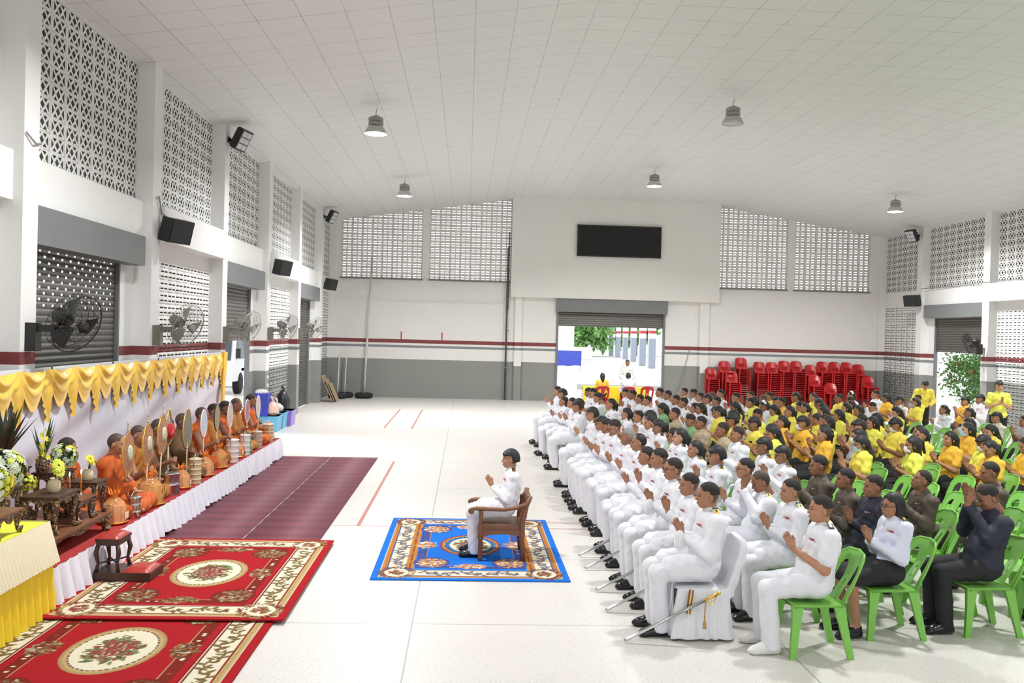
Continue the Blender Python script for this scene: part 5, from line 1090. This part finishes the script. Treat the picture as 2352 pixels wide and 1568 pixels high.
ROW = ['front', 'second', 'third', 'fourth', 'fifth', 'sixth', 'seventh', 'eighth', 'ninth', 'tenth', 'eleventh', 'twelfth', 'thirteenth', 'last']
CN = {'W': 'white uniform', 'WF': 'white uniform', 'WS': 'white short sleeves', 'WN': 'pale blouse', 'Y': 'yellow polo', 'O': 'golden orange polo', 'K': 'khaki uniform', 'B': 'brown police uniform', 'N': 'navy uniform', 'P': 'pale lilac shirt', 'C': 'cream shirt', 'G': 'green shirt', 'GF': 'green shirt', 'D': 'dark trousers'}
HN = {'s': 'cropped hair', 'd': 'thick black hair', 'g': 'grey hair', 't': 'receding hair', 'l': 'long black hair', 'p': 'tied back hair', 'w': 'short bob hair', 'b': 'shaved head', 'c': 'hair in a bun'}
rowcount = {}; occ = {}
rng = random.Random(11)
for (k, x, y, ty, hr, ex) in PPL:
    n = rowcount.get(k, 0); rowcount[k] = n + 1; fem = hr in 'lpw' or ty in ('WF', 'GF', 'WN'); hair = hr if hr != 'c' else 'c'
    b = 'f' if fem else ('s' if rng.random() < .4 else 'm')
    if hr == 'c': fem = True; b = 'f'
    pose = rng.choice(['sit', 'sit', 'sitb', 'sith']); det = 2 if y < 13 else 1
    if (k, n) == (0, 0): b = 's'; pose = 'sit'
    if ty == 'W' and hr == 'b' and y < 9: pose = 'sitw'
    if ty == 'N' and k == 3: pose = 'sitw'
    if ty == 'B' and 8.5 < y < 9.2 and k == 3: pose = 'sitg'
    c0 = ty[0]; topm = CLOTH['W'] if c0 == 'W' else CLOTH[c0]
    if c0 == 'Y' and rng.random() < .35: topm = CLOTH['L']
    extra = ex; top = 'jacket'; bot = 'wide'; botm = TROUW; shoes = SHOEB
    if ty in ('W', 'WF'): extra += 'er' + ('t' if fem else ''); 
    if ty == 'WF' and hr == 'c': extra = 'c'; 
    if ty == 'WF' and k > 0 and rng.random() < .7: bot = 'skirt'
    if ty == 'WS': top = 'polo'; extra += 'ekr'; shoes = SHOEW; b = 's'; pose = 'sit'
    if ty == 'WN': top = 'shirt'; topm = mat('pale_blouse_cloth', (.68, .7, .82), .75, bp=.4, bs=9); extra += 'ekr'; bot = 'skirt'; botm = BLACKC; pose = 'sit'
    if c0 in 'YOPC': top = 'polo'; bot = 'slim'; botm = BLACKC; extra = extra.replace('m', rng.choice('mmwu')) + ('n' if rng.random() < .4 else '')
    if c0 == 'K': top = 'shirt'; bot = 'slim'; botm = CLOTH['K']; extra += 'r'
    if c0 == 'G': top = 'shirt'; bot = 'slim'; botm = CLOTH['G']
    if c0 in 'BN': top = 'shirt'; bot = 'slim'; botm = CLOTH[c0] if c0 == 'B' else BLACKC; extra += 'rz'; b = 'm' if c0 == 'B' else 's'
    if k == 0 and n in (0, 2): extra += 'v'
    sk = {'B': 1, 'N': 1}.get(c0, rng.choice([0, 0, 1, 4, 2 if fem else 4]))
    if pose == 'sitw' or hr == 'b': sk = 1
    desc = HN[hair]
    if 'g' in ex: desc = 'spectacles'
    if any(q in extra for q in 'mwu'): desc = 'face mask'
    if pose == 'sitw': desc = 'palms at forehead'
    if pose == 'sitg': desc = 'chin raised'
    lab = '%s in %s, %s, %s from near end of %s row' % ('woman' if fem else 'man', CN[ty], desc, ORD[n] if n else 'first', ROW[k])
    yaw = rng.uniform(-.12, .12); x -= .045
    person((x, y, 0), 0, pose, b, hair, sk, top, topm, bot, botm, lab, 'person', '%s of the %s row' % ('people', ROW[k]), extra, shoes, 0, rng.uniform(.97, 1.04), None, yaw, det)
    occ.setdefault(k, []).append((y, x, 1, CN[ty]))
for k, x, y in EMP: x -= .045; occ.setdefault(k, []).append((y, x, 0, ''))
for k in sorted(occ):
    for n, (y, x, full, cn) in enumerate(sorted(occ[k])):
        if full and k >= 3 and y > 12.4: continue
        if k == 0: covered_chair(x - .03, y, 'white cloth covered chair, %s from near end of the front row' % (ORD[n] if n else 'first')); continue
        if full: lab = 'green plastic chair under person in %s, %s from near end of %s row' % (cn, ORD[n] if n else 'first', ROW[k])
        else: lab = 'empty green plastic chair, %s from near end of the %s row' % (ORD[n] if n else 'first', ROW[k])
        place_chair(x - .0 + (0 if full else rng.uniform(-.05, .05)), y, rng.uniform(-.1, .1) if not full else 0, lab, 'green plastic chairs of the %s row' % ROW[k], y < 12)
# one more chair and sitter cut by the right frame edge
place_chair(5.68, 7.85, .02, 'green plastic chair at right picture edge under the cut off sitter', 'green plastic chairs at the right edge')
person((5.72, 7.85, 0), 0, 'sit', 's', 's', 1, 'shirt', CLOTH['N'], 'slim', BLACKC, 'man in dark uniform cut off by the right picture edge, only lap and shoes showing', 'person', None, 'r')

# swords of the front row officers
def sword(x, y, label, dx=.0):
    t = thing('dress_sword', label, 'sword', (x, y, 0), 0, 'dress swords beside the front row chairs')
    A, B = Vector((-.66, 0, .02)), Vector((.0, 0, .36)); MB().tube([A, A + (B - A) * .03, B], [.012, .014, .016], 8).build('scabbard', mat('scabbard_silver', (.6, .6, .6), .2, 1), t)
    d = (B - A).normalized(); MB().tube([B, B + d * .13], [.013, .014], 8).tube([B + d * .0 + Vector((0, -.03, .02)), B + d * .06 + Vector((0, -.05, -.05)), B + d * .13], .005, 6).sph(B + d * .14, .018, 6).build('hilt', GOLD, t)
    MB().tube([B + d * .02, B + Vector((0, -.04, -.08)), B + Vector((0, -.04, -.16))], .006, 6).lathe([(.004, .0), (.014, -.02), (.016, -.07), (.001, -.075)], 10, 0, B + Vector((0, -.04, -.15))).build('tassel', mat('gold_brown_tassel', (.5, .3, .08), .7), t); return t
FR0 = sorted(q[0] for q in occ[0])
sword(2.03, FR0[0] - .3, 'long silver dress sword with gold tassel beside the nearest front row officer')
for y, o in zip(FR0[1:5], ('second', 'third', 'fourth', 'fifth')): sword(2.0, y - .28, 'silver dress sword pointing to the open floor, %s from near end of the front row' % o)
t = thing('medal_sash', 'gold and brown ribbon hanging from the nearest white covered chair', 'ribbon', (1.93, FR0[0] - .275, .44)); MB().box(-.02, .02, -.004, .004, -.2, 0, 0, Matrix.Rotation(.12, 4, 'Y')).box(-.006, .006, -.0055, -.004, -.2, 0, 1, Matrix.Rotation(.12, 4, 'Y')).build('ribbon', [mat('brown_ribbon', (.18, .08, .03), .6), GOLD], t)

# ---------------------------------------------------------------- presiding man in the wooden armchair
AX, AY = .47, 10.02
t = thing('wooden_armchair', 'brown carved wooden armchair standing on the blue rug', 'armchair', (AX, AY, .0155)); t.scale = (1, 1, .86)
def leg_(x, y, top): return MB().tube([(x, y, 0), (x, y, .05), (x, y, .1), (x, y, .26), (x, y, .3), (x, y, .36), (x, y, .44), (x, y, .5), (x, y, top)], [.026, .026, .032, .024, .036, .026, .032, .02, .026], 10)
for y in (-.27, .27):
    leg_(-.26, y, .66).build('leg', TEAK, t); MB().tube([(.22, y, 0), (.2, y, .25), (.2, y, .5), (.24, y, .72), (.29, y, .84)], [.028, .03, .032, .03, .022], 8).build('leg', TEAK, t)
    pts = [(-.36, y, .615), (-.38, y, .64), (-.36, y, .67), (-.32, y, .672), (-.2, y, .665), (0, y, .66), (.14, y, .69), (.24, y, .735)]; MB().tube([(-.37, y - .035, .64), (-.37, y + .035, .64)], .035, 12).tube(pts, [.02, .02, .02, .028, .026, .024, .026, .03], 8).build('armrest', TEAK, t)
MB().box(-.27, .22, -.27, .27, .4, .45).build('seat', TEAK, t)
m = MB()
for s in (-1, 1):
    vs, fs = sheet([(-.27, .4), (.22, .4), (.22, .3), (.14, .33), (0, .345), (-.14, .335), (-.27, .3)], [], lambda u, v, q, s=s: (u, s * .27 + q, v), .025); m.add(vs, fs)
vs, fs = sheet([(-.27, .4), (.27, .4), (.27, .31), (0, .34), (-.27, .31)], [], lambda u, v, q: (-.27 + q, u, v), .025); m.add(vs, fs); m.build('seat_apron', TEAK, t)
m = MB().box(.25, .29, -.27, .27, .76, .84); m.box(.22, .25, -.27, .27, .56, .6)
for y in np.linspace(-.2, .2, 6): m.tube([(.235, y, .58), (.265, y, .8)], .012, 6)
m.build('backrest', TEAK, t)
person((AX + .0, AY, .016), 0, 'sit', 'm', 'd', 0, 'jacket', WHITEC, 'wide', TROUW, 'man in white dress uniform praying alone in the wooden armchair on the blue rug', 'person', None, 'er', shoe_z=.0, scale=.935)

# ---------------------------------------------------------------- monks
MK = [(-4.4, 9.95, ROBE, 's', None, 'monk half hidden behind the altar flowers, nearest of the monks', .3), (-4.05, 10.42, ROBE, 'b', 'o', 'monk in bright orange robe bowing beside the altar tables with a beaded fan', .45),
 (-4.12, 11.3, ROBE2, 'b', 'o', 'monk in golden brown robe with a beaded fan, behind the large gold drum', .2), (-4.15, 12.1, ROBE3, 'b', 'o', 'monk in dark brown robe, face behind the third beaded fan', .2),
 (-4.1, 12.95, ROBE3, 'b', 'g', 'monk in dark brown robe hidden behind a pointed grey fan', .1), (-4.12, 13.95, ROBE, 'b', 'w', 'monk in orange robe behind the pale blue white fan', .1),
 (-4.12, 14.6, ROBE2, 's', 'y', 'monk in golden brown robe behind the olive fan', .1), (-4.1, 15.2, ROBE, 's', 'c', 'monk with dark cropped hair behind the cream pink fan', .1),
 (-4.08, 15.85, ROBE2, 'b', 'p', 'older monk in golden brown robe with face showing between two fans', .1), (-4.06, 16.85, ROBE, 's', 'c2', 'farthest monk, upright in orange robe at the end of the stage', .0)]
def robe_geo(J, bare, hold):
    key = ('robe', bare)
    if key in GEO: return GEO[key]
    s = SDF((-.5, -.45, -.01), (.3, .45, .72), .0125); P, W, C, N = (np.array(J[q]) for q in 'PWCN')
    s.ell(C, (.12, .175, .19), .05).ell(W, (.13, .165, .16), .06).ell(P + (0, 0, .02), (.16, .2, .12), .06)
    for q in (-1, 1):
        Sh, El, Wr, Hi, Kn, An = (mir(J[k], q) for k in ('Sh', 'El', 'Wr', 'Hi', 'Kn', 'An')); s.cap(Hi, Kn, .115, .085, .06).cap(Kn, (-.3, 0, .07), .085, .07, .06).cap(C + (0, q * .05, .07), Sh, .085, .065, .05)
        if q == -1 or not bare: El2 = El if q < 0 else np.array(hold[0]); W2 = Wr if q < 0 else np.array(hold[1]); s.cap(Sh, El2, .075, .07, .05).cap(El2, El2 + (W2 - El2) * .6, .07, .065, .05)
    s.ell((-.15, 0, .06), (.2, .26, .06), .05)
    G = np.meshgrid(*[s.lo[i] + s.h * np.arange(s.n[i]) for i in range(3)], indexing='ij', sparse=True)
    s.F = s.F + .007 * np.sin((G[2] * .8 + G[1] * .9) * 55 + np.sin(G[0] * 18) * 1.5) * (np.abs(s.F) < .05); s.cut(lambda x, y, z: .004 - z + 0 * x + 0 * y)
    GEO[key] = arr_mesh('robe', *s.mesh()); return GEO[key]
BEAD = mat('beaded_red_gold', (.45, .2, .1), .35, .3, nz=.7, ns=60, bp=.6, bs=60)
FCOL = {'o': BEAD, 'g': mat('grey_fan_cloth', (.2, .17, .13), .6, nz=.4, ns=40), 'w': mat('pale_blue_fan_cloth', (.5, .55, .62), .4), 'y': mat('olive_fan_cloth', (.32, .27, .14), .5), 'c': mat('cream_pink_fan_cloth', (.6, .47, .42), .5), 'p': mat('rose_fan_cloth', (.35, .15, .18), .5), 'c2': mat('cream_fan_cloth', (.6, .52, .36), .5)}
FN = {'o': 'ornate red gold beaded ceremonial fan', 'g': 'pointed dark grey ceremonial fan', 'w': 'pale blue oval ceremonial fan', 'y': 'olive oval ceremonial fan with dark rim', 'c': 'cream pink oval ceremonial fan', 'p': 'rose oval ceremonial fan seen edge on', 'c2': 'cream oval ceremonial fan'}
FANY = {1: 10.2, 2: 10.76, 3: 11.2, 4: 12.28, 5: 13.04, 6: 13.74, 7: 14.47, 8: 15.58, 9: 16.41}
for i, (x, y, rm, hr, fn, lb, pit) in enumerate(MK):
    J = skel('lotus', 'm'); J['pitch'] = pit; hold = ((-.12, .24, .28), (x + .0 + 3.79 and -(-3.79 - x) + .035, -(FANY.get(i, y) - y), .38)) if fn else None
    if hold: hold = (hold[0], (round(max(-.36, hold[1][0]), 2), round(min(.32, max(.05, hold[1][1])), 2), .38))
    if fn is None: hold = None
    o = person((x, y, ST + .002), math.pi, 'lotus', 'm', hr, [1, 0, 4, 1, 3, 1, 1, 3, 1, 1][i], None, None, None, None, lb, 'person', 'monks seated on the stage', '', 'none', 0, 1.07, hold, random.uniform(-.1, .1))
    bare = i in (0, 2, 3, 5, 7, 9); rg = robe_geo(J, bare, ((-.12, .24, .28), (-.3, .17, .36))); obj('robe', rg, rm, o)
    if fn:
        lab = FN[fn] + (', held by the %s monk from the altar' % ['', 'second', 'third', 'fourth', 'fifth', 'sixth', 'seventh', 'eighth', 'ninth', 'tenth'][i])
        px = -3.79; py, cz = {1: (10.2, 1.07), 2: (10.76, 1.1), 3: (11.2, 1.16), 4: (12.28, 1.09), 5: (13.04, 1.12), 6: (13.74, 1.14), 7: (14.47, 1.1), 8: (15.58, 1.07), 9: (16.41, 1.08)}[i]; tilt = [0, .05, -.02, -.1, 0, 0, .03, .0, 0, .02][i]
        tf = thing('ceremonial_fan', lab, 'fan', (px, py, ST + .003), 0, 'ceremonial fans held by the monks'); tf.rotation_euler = (tilt, 0, 0)
        hh = cz - (ST + .003) - ((.25 if fn == 'o' else .2) if fn != 'g' else .25); MB().tube([(0, 0, 0), (0, 0, hh + .1)], .009, 8).build('pole', mat('ivory_pole', (.6, .5, .35), .4), tf)
        n = 28; rx, rz = (.17, .25) if fn == 'o' else ((.2, .25) if fn == 'g' else (.15, .2)); m = MB()
        def prof(a):
            c, s_ = math.cos(a), math.sin(a); e = 1.0
            if fn == 'o': e = 1 + .07 * math.cos(a * 9)
            if fn == 'g': e = 1 + .25 * max(0, s_) ** 6 - .1 * max(0, -s_)
            return (0, rx * c * e, hh + rz * .95 + rz * s_ * e)
        ring = [prof(6.283 * k / n) for k in range(n)]; vs = [(-.008, 0, hh + rz), (.014 if fn != 'o' else .03, 0, hh + rz)] + [(-.004, b_, c_) for a_, b_, c_ in ring] + [(.004, b_, c_) for a_, b_, c_ in ring]
        fs = [(0, 2 + (k + 1) % n, 2 + k) for k in range(n)] + [(1, 2 + n + k, 2 + n + (k + 1) % n) for k in range(n)] + [(2 + k, 2 + (k + 1) % n, 2 + n + (k + 1) % n, 2 + n + k) for k in range(n)]
        m.add(vs, fs, 0, False).build('fan_blade', FCOL[fn], tf); MB().tube(ring, .008, 6, 0, True).build('rim', GOLD if fn in 'og' else (BLACKP if fn == 'y' else WHITEP), tf)
        if fn == 'o': MB().lathe([(.001, .045), (.05, .042), (.075, .035), (.08, .02)], 20, 0, (0, 0, hh + rz), Matrix.Rotation(math.pi / 2, 3, 'Y') @ Matrix.Diagonal((1.2, .8, 1))).build('medallion', mat('medallion_green_cream', (.5, .5, .38), .4, nz=.5, ns=40), tf); MB().tube([(0, 0, hh + 2 * rz), (0, 0, hh + 2 * rz + .05)], [.014, .006], 8).sph((0, 0, hh + 2 * rz + .06), .014, 6).tube([(0, 0, hh + 2 * rz + .07), (0, 0, hh + 2 * rz + .13)], [.01, .002], 8).build('finial', mat('ivory_pole', (1, 1, 1)), tf)
t = thing('ceremonial_fan', 'pointed gold rimmed ceremonial fan with a shiny red heart shaped boss', 'fan', (-3.9, 11.85, ST + .002), 0, 'ceremonial fans held by the monks')
MB().tube([(0, 0, 0), (0, 0, .6)], .009, 8).build('pole', mat('ivory_pole', (1, 1, 1)), t); MB().sph((.03, 0, .78), (.04, .12, .11), 10).build('red_boss', mat('red_lacquer', (.5, .01, .015), .1), t)
MB().tube([(0, .19 * math.sin(a) * (1 if math.cos(a) < .6 else .6), .8 + .2 * math.cos(a) + .06 * max(0, math.cos(a)) ** 8) for a in np.linspace(0, 6.283, 28, endpoint=False)], .012, 6, 0, True).build('rim', GOLD, t); MB().lathe([(.001, .004), (.17, .004), (.17, -.004), (.001, -.004)], 20, 0, (0, 0, .78), Matrix.Rotation(math.pi / 2, 3, 'Y')).build('fan_blade', FCOL['g'], t)

# ---------------------------------------------------------------- standing people and the registration table at the door
person((5.75, 31.2, 0), math.pi / 2, 'standc', 'm', 's', 1, 'jacket', WHITEC, 'slim', TROUW, 'man in white uniform standing in the far doorway with hands clasped', 'person', None, 'er')
person((12.15, 19.5, 0), math.pi / 2 - .25, 'stand', 'm', 'd', 2, 'polo', CLOTH['L'], 'slim', BLACKC, 'man in bright yellow polo and black trousers standing praying by the right wall', 'person', None, '', scale=1.03)
person((12.0, 22.6, 0), math.pi / 2 - .3, 'lean', 'm', 'd', 0, 'shirt', CLOTH['Y'], 'slim', BLACKC, 'person in orange yellow shirt bending forward in front of the bush doorway', 'person', None, '')
person((4.62, 29.7, 0), -math.pi / 2, 'sitl', 'f', 'l', 0, 'polo', CLOTH['O'], 'slim', BLACKC, 'woman with long ponytail in orange shirt sitting back to camera at the door table', 'person', None, '')
person((5.5, 29.7, 0), -math.pi / 2, 'sitl', 's', 'd', 1, 'shirt', WHITEC, 'slim', BLACKC, 'man in white shirt sitting back to camera at the door table', 'person', None, '')
for x, lb in ((4.62, 'red plastic chair with openwork back under the woman at the door table'), (5.5, 'red plastic chair under the man at the door table'), (6.2, 'empty red plastic chair at the right end of the door table')): place_chair(x, 29.75 if x < 6 else 30.1, -math.pi / 2, lb, 'red plastic chairs at the door table', False, 0, RED)
t = thing('registration_table', 'table under a bright yellow cloth just inside the far door', 'table', (5.2, 30.55, 0)); MB().box(-1.15, 1.15, -.3, .3, .72, .75).build('table_top', YELTOP, t)
for sx in (-1.1, 1.1):
    for sy in (-.25, .25): MB().tube([(sx, sy, 0), (sx, sy, .72)], .015, 6).build('leg', STEEL, t)
vs, fs = pleated(-.34, -1.15, 1.15, .74, .03, .02, .12, .0, along='x'); MB().add([(a, b, c) for a, b, c in vs], fs, 0, True).build('pleated_skirt', YELSK, t)

# ---------------------------------------------------------------- stacks of red chairs along the far wall
STK = [(x * K, y + 1.0, n) for x, y, n in [(8.99, 31.75, 9), (9.48, 31.75, 13), (10.09, 31.75, 15), (10.78, 31.75, 13), (11.25, 31.75, 13), (11.71, 31.75, 14), (12.16, 31.75, 14), (12.71, 31.75, 12), (13.15, 31.75, 14), (13.6, 31.75, 14), (14.06, 31.75, 14), (14.51, 31.75, 13), (9.6, 31.2, 8), (12.64, 31.15, 7), (13.2, 31.0, 3), (14.6, 31.1, 7)]]
one = MB()
for v in chair_parts(True).values(): b = len(one.v); one.v += v.v; one.f += [tuple(b + i for i in f) for f in v.f]; one.mi += v.mi; one.sm += v.sm
RS = one.mesh('stack_chair'); RS.materials.append(RED)
SN = ['first', 'second', 'third', 'fourth', 'fifth', 'sixth', 'seventh', 'eighth', 'ninth', 'tenth', 'eleventh', 'twelfth', 'first front', 'second front', 'third front', 'fourth front']
low = []
for si, (x, y, n) in enumerate(STK):
    for k in range(n):
        if k < n - 9: low.append((x, y - .005 * k, k * .07)); continue
        c = bpy.data.objects.new('plastic_chair', RS); COL.objects.link(c); c.location = (x, y - .005 * k, k * .07); c.rotation_euler = (0, 0, math.pi / 2); c['category'] = 'chair'; c['group'] = 'stacked red plastic chairs'
        f = n - 1 - k; c['label'] = 'red plastic chair, %s of the %s stack counted from the door side' % ('topmost' if f == 0 else ORD[f] + ' from top', SN[si])

vr = np.zeros(len(RS.vertices) * 3, np.float32); RS.vertices.foreach_get('co', vr); vr = vr.reshape(-1, 3); R0 = MB(); R0.f = [tuple(p.vertices) for p in RS.polygons]
mm = MB()
for x, y, z in low: b0 = len(mm.v); mm.v += [(x - v[1], y + v[0], z + v[2]) for v in vr.tolist()]; mm.f += [tuple(b0 + i for i in f) for f in R0.f]; mm.mi += [0] * len(R0.f); mm.sm += [False] * len(R0.f)
o = mm.build('stacked_chairs', RED); o['kind'] = 'stuff'; tag(o, 'lower chairs of the red plastic stacks behind the crowd', 'chairs')
# ---------------------------------------------------------------- what shows through the openings
LEAF = mat('green_leaves', (.07, .2, .035), .6, nz=.5, ns=3); LEAF2 = mat('pale_green_leaves', (.2, .4, .12), .6, nz=.4, ns=3); BARK = mat('bark', (.12, .09, .06), .9)
def tree(x, y, h, r, label, seed, n=1500, ls=.09, m=LEAF, flowers=0, cat='tree', name='tree', low=.35):
    rg = np.random.RandomState(seed); t = thing(name, label, cat, (x, y, 0)); mb = MB(); mb.tube([(0, 0, 0), (.05, 0, h * .4), (0, .05, h * .75)], [.06, .05, .02], 7)
    for k in range(7): a = k * .9; mb.tube([(0, 0, h * (.2 + .07 * k)), (r * .6 * math.cos(a), r * .6 * math.sin(a), h * (.45 + .07 * k))], [.025, .01], 5)
    mb.build('trunk', BARK, t)
    cen = rg.randn(24, 3); cen /= np.linalg.norm(cen, axis=1)[:, None]; cen *= (rg.rand(24, 1) ** .4) * .8
    V = []; C = cen[rg.randint(24, size=n)] + rg.randn(n, 3) * .16; C = C * np.array([r, r, h * (1 - low) / 2]) + np.array([0, 0, h * (1 + low) / 2])
    d = rg.randn(n, 3); d /= np.linalg.norm(d, axis=1)[:, None]; e = np.cross(d, rg.randn(n, 3)); e /= np.linalg.norm(e, axis=1)[:, None]; s = ls * (.6 + .8 * rg.rand(n, 1))
    V = np.stack([C - d * s, C + e * s * .45, C + d * s, C - e * s * .45], 1).reshape(-1, 3); F = np.arange(n * 4).reshape(-1, 4); obj('foliage', arr_mesh('foliage', V, F, False), m, t)
    if flowers:
        mb = MB(); FR = mat('red_petals', (.7, .03, .03), .6)
        for k in range(flowers): c = C[rg.randint(n)]; petals(mb, c + np.array([0, -.05, .02]), .06, 6, 0, (-.6, -.8, .2))
        mb.build('red_flowers', FR, t)
    return t
tree(18.2, 30.3, 2.9, 1.5, 'leafy hibiscus bush with red flowers outside the right doorway', 3, 5200, .07, LEAF2, 22, 'bush', 'flowering_bush', .02)
tree(17.6, 27.6, 2.2, .9, 'lower leafy bush outside the right doorway by the standing man', 13, 2200, .07, LEAF, 4, 'bush', 'flowering_bush', .02)
for i, (x, y, h, r, lb) in enumerate([(14.2, 104, 6, 3.6, 'pale leafy tree beyond the yard in the middle of the far doorway'), (21.8, 112, 6.5, 3.4, 'tree beyond the covered walkway seen between its columns'), (30.5, 112, 6.5, 3.4, 'tree at the right side of the far doorway')]): tree(x, y, h, r, lb, 20 + i, 3500, .42, LEAF2, low=.08)
# slabs added outside to block sun and sky from the vents
struct(MB().box(-7.0, -5.45, -13, D, 5.6, 5.7).box(16.25, 17.7, -13, D, 5.6, 5.7).build('light_block_slabs', mat('light_block_board', (.3, .3, .29), .8)))
# covered walkway columns outside the far door
m_, T_, B_ = nt('walkway_paint'); o_ = xyz(T_)
c_ = mixc(T_, mth(T_, 'LESS_THAN', o_[2], 2.35), (.8, .8, .8), (.3, .33, .4)); c_ = mixc(T_, mth(T_, 'MULTIPLY', mth(T_, 'GREATER_THAN', o_[2], 2.75), mth(T_, 'LESS_THAN', o_[2], 3.0)), c_, (.5, .05, .07)); T_.links.new(c_, B_.inputs['Base Color'])
for u, y in ((1405, 107), (1421, 101), (1438, 94), (1457, 86), (1478, 75), (1500, 70)):
    x = (u - 1071) / 2025 * y; struct(MB().box(x - .27, x + .27, y - .27, y + .27, 0, 6).build('walkway_column', m_))
struct(MB().box(-12, 11.0, 90, 92, 0, 8).box(11.0, 12.6, 88, 92, 0, 1.2).build('wall_neighbour', mat('white_house_wall', (.8, .8, .8), .8)))
struct(MB().box(5.2, 16, 41.0, 41.1, -.02, .22).build('low_boundary_wall', mat('pale_wall', (.5, .52, .52), .8)))
t = thing('draped_table', 'table with blue pleated skirt standing outside the far door', 'table', (7.2, 60, 0)); MB().box(-1, .62, -.4, .4, 1.42, 1.46).build('table_top', WHITEP, t); vs, fs = pleated(-.42, -1, .62, 1.42, .4, .03, .2, 0, along='x'); MB().add(vs, fs, 0, True).build('pleated_skirt', mat('blue_cloth', (.06, .09, .5), .6), t)
for lx, ly in ((-.95, -.35), (-.95, .35), (.57, -.35), (.57, .35)): MB().tube([(lx, ly, 0), (lx, ly, 1.42)], .02, 6).build('leg', STEEL, t)
# delivery truck and motorcycle outside the half open shutter
t = thing('white_truck', 'white truck with a black mirror parked outside the half open left shutter', 'truck', (-9.4, 33.5, 0)); TW = mat('truck_paint', (.8, .8, .82), .25)
MB().box(-1, 1, -.9, 1.2, .5, 1.2).add([(-.95, -.8, 1.2), (.95, -.8, 1.2), (.95, 1.1, 1.2), (-.95, 1.1, 1.2), (-.85, -.3, 2.1), (.85, -.3, 2.1), (.85, 1.1, 2.1), (-.85, 1.1, 2.1)], [(0, 1, 5, 4), (1, 2, 6, 5), (2, 3, 7, 6), (3, 0, 4, 7), (4, 5, 6, 7)]).build('cab', TW, t)
MB().add([(-.8, -.79, 1.26), (.8, -.79, 1.26), (.74, -.4, 2.0), (-.74, -.4, 2.0)], [(0, 1, 2, 3)]).add([(.953, -.55, 1.3), (.953, .9, 1.3), (.88, .9, 1.98), (.88, -.2, 1.98)], [(0, 1, 2, 3)]).build('window_glass', mat('tinted_glass', (.05, .07, .09), .1), t); MB().box(-1.1, 1.1, 1.4, 5, .8, 2.6).build('cargo_box', TW, t)
MB().box(.98, 1.15, -.78, -.7, 1.35, 1.7).build('mirror', BLACKP, t); MB().box(.96, 1.0, .0, .7, .85, .95).build('red_lettering', RED, t)
for sx in (-.9, .9):
    for sy in (-.1, 3.8): MB().lathe([(.001, -.12), (.2, -.12), (.4, -.1), (.4, .1), (.2, .12), (.001, .12)], 24, 0, (sx, sy, .4), Matrix.Rotation(math.pi / 2, 3, 'Y')).build('wheel', TIRE, t)
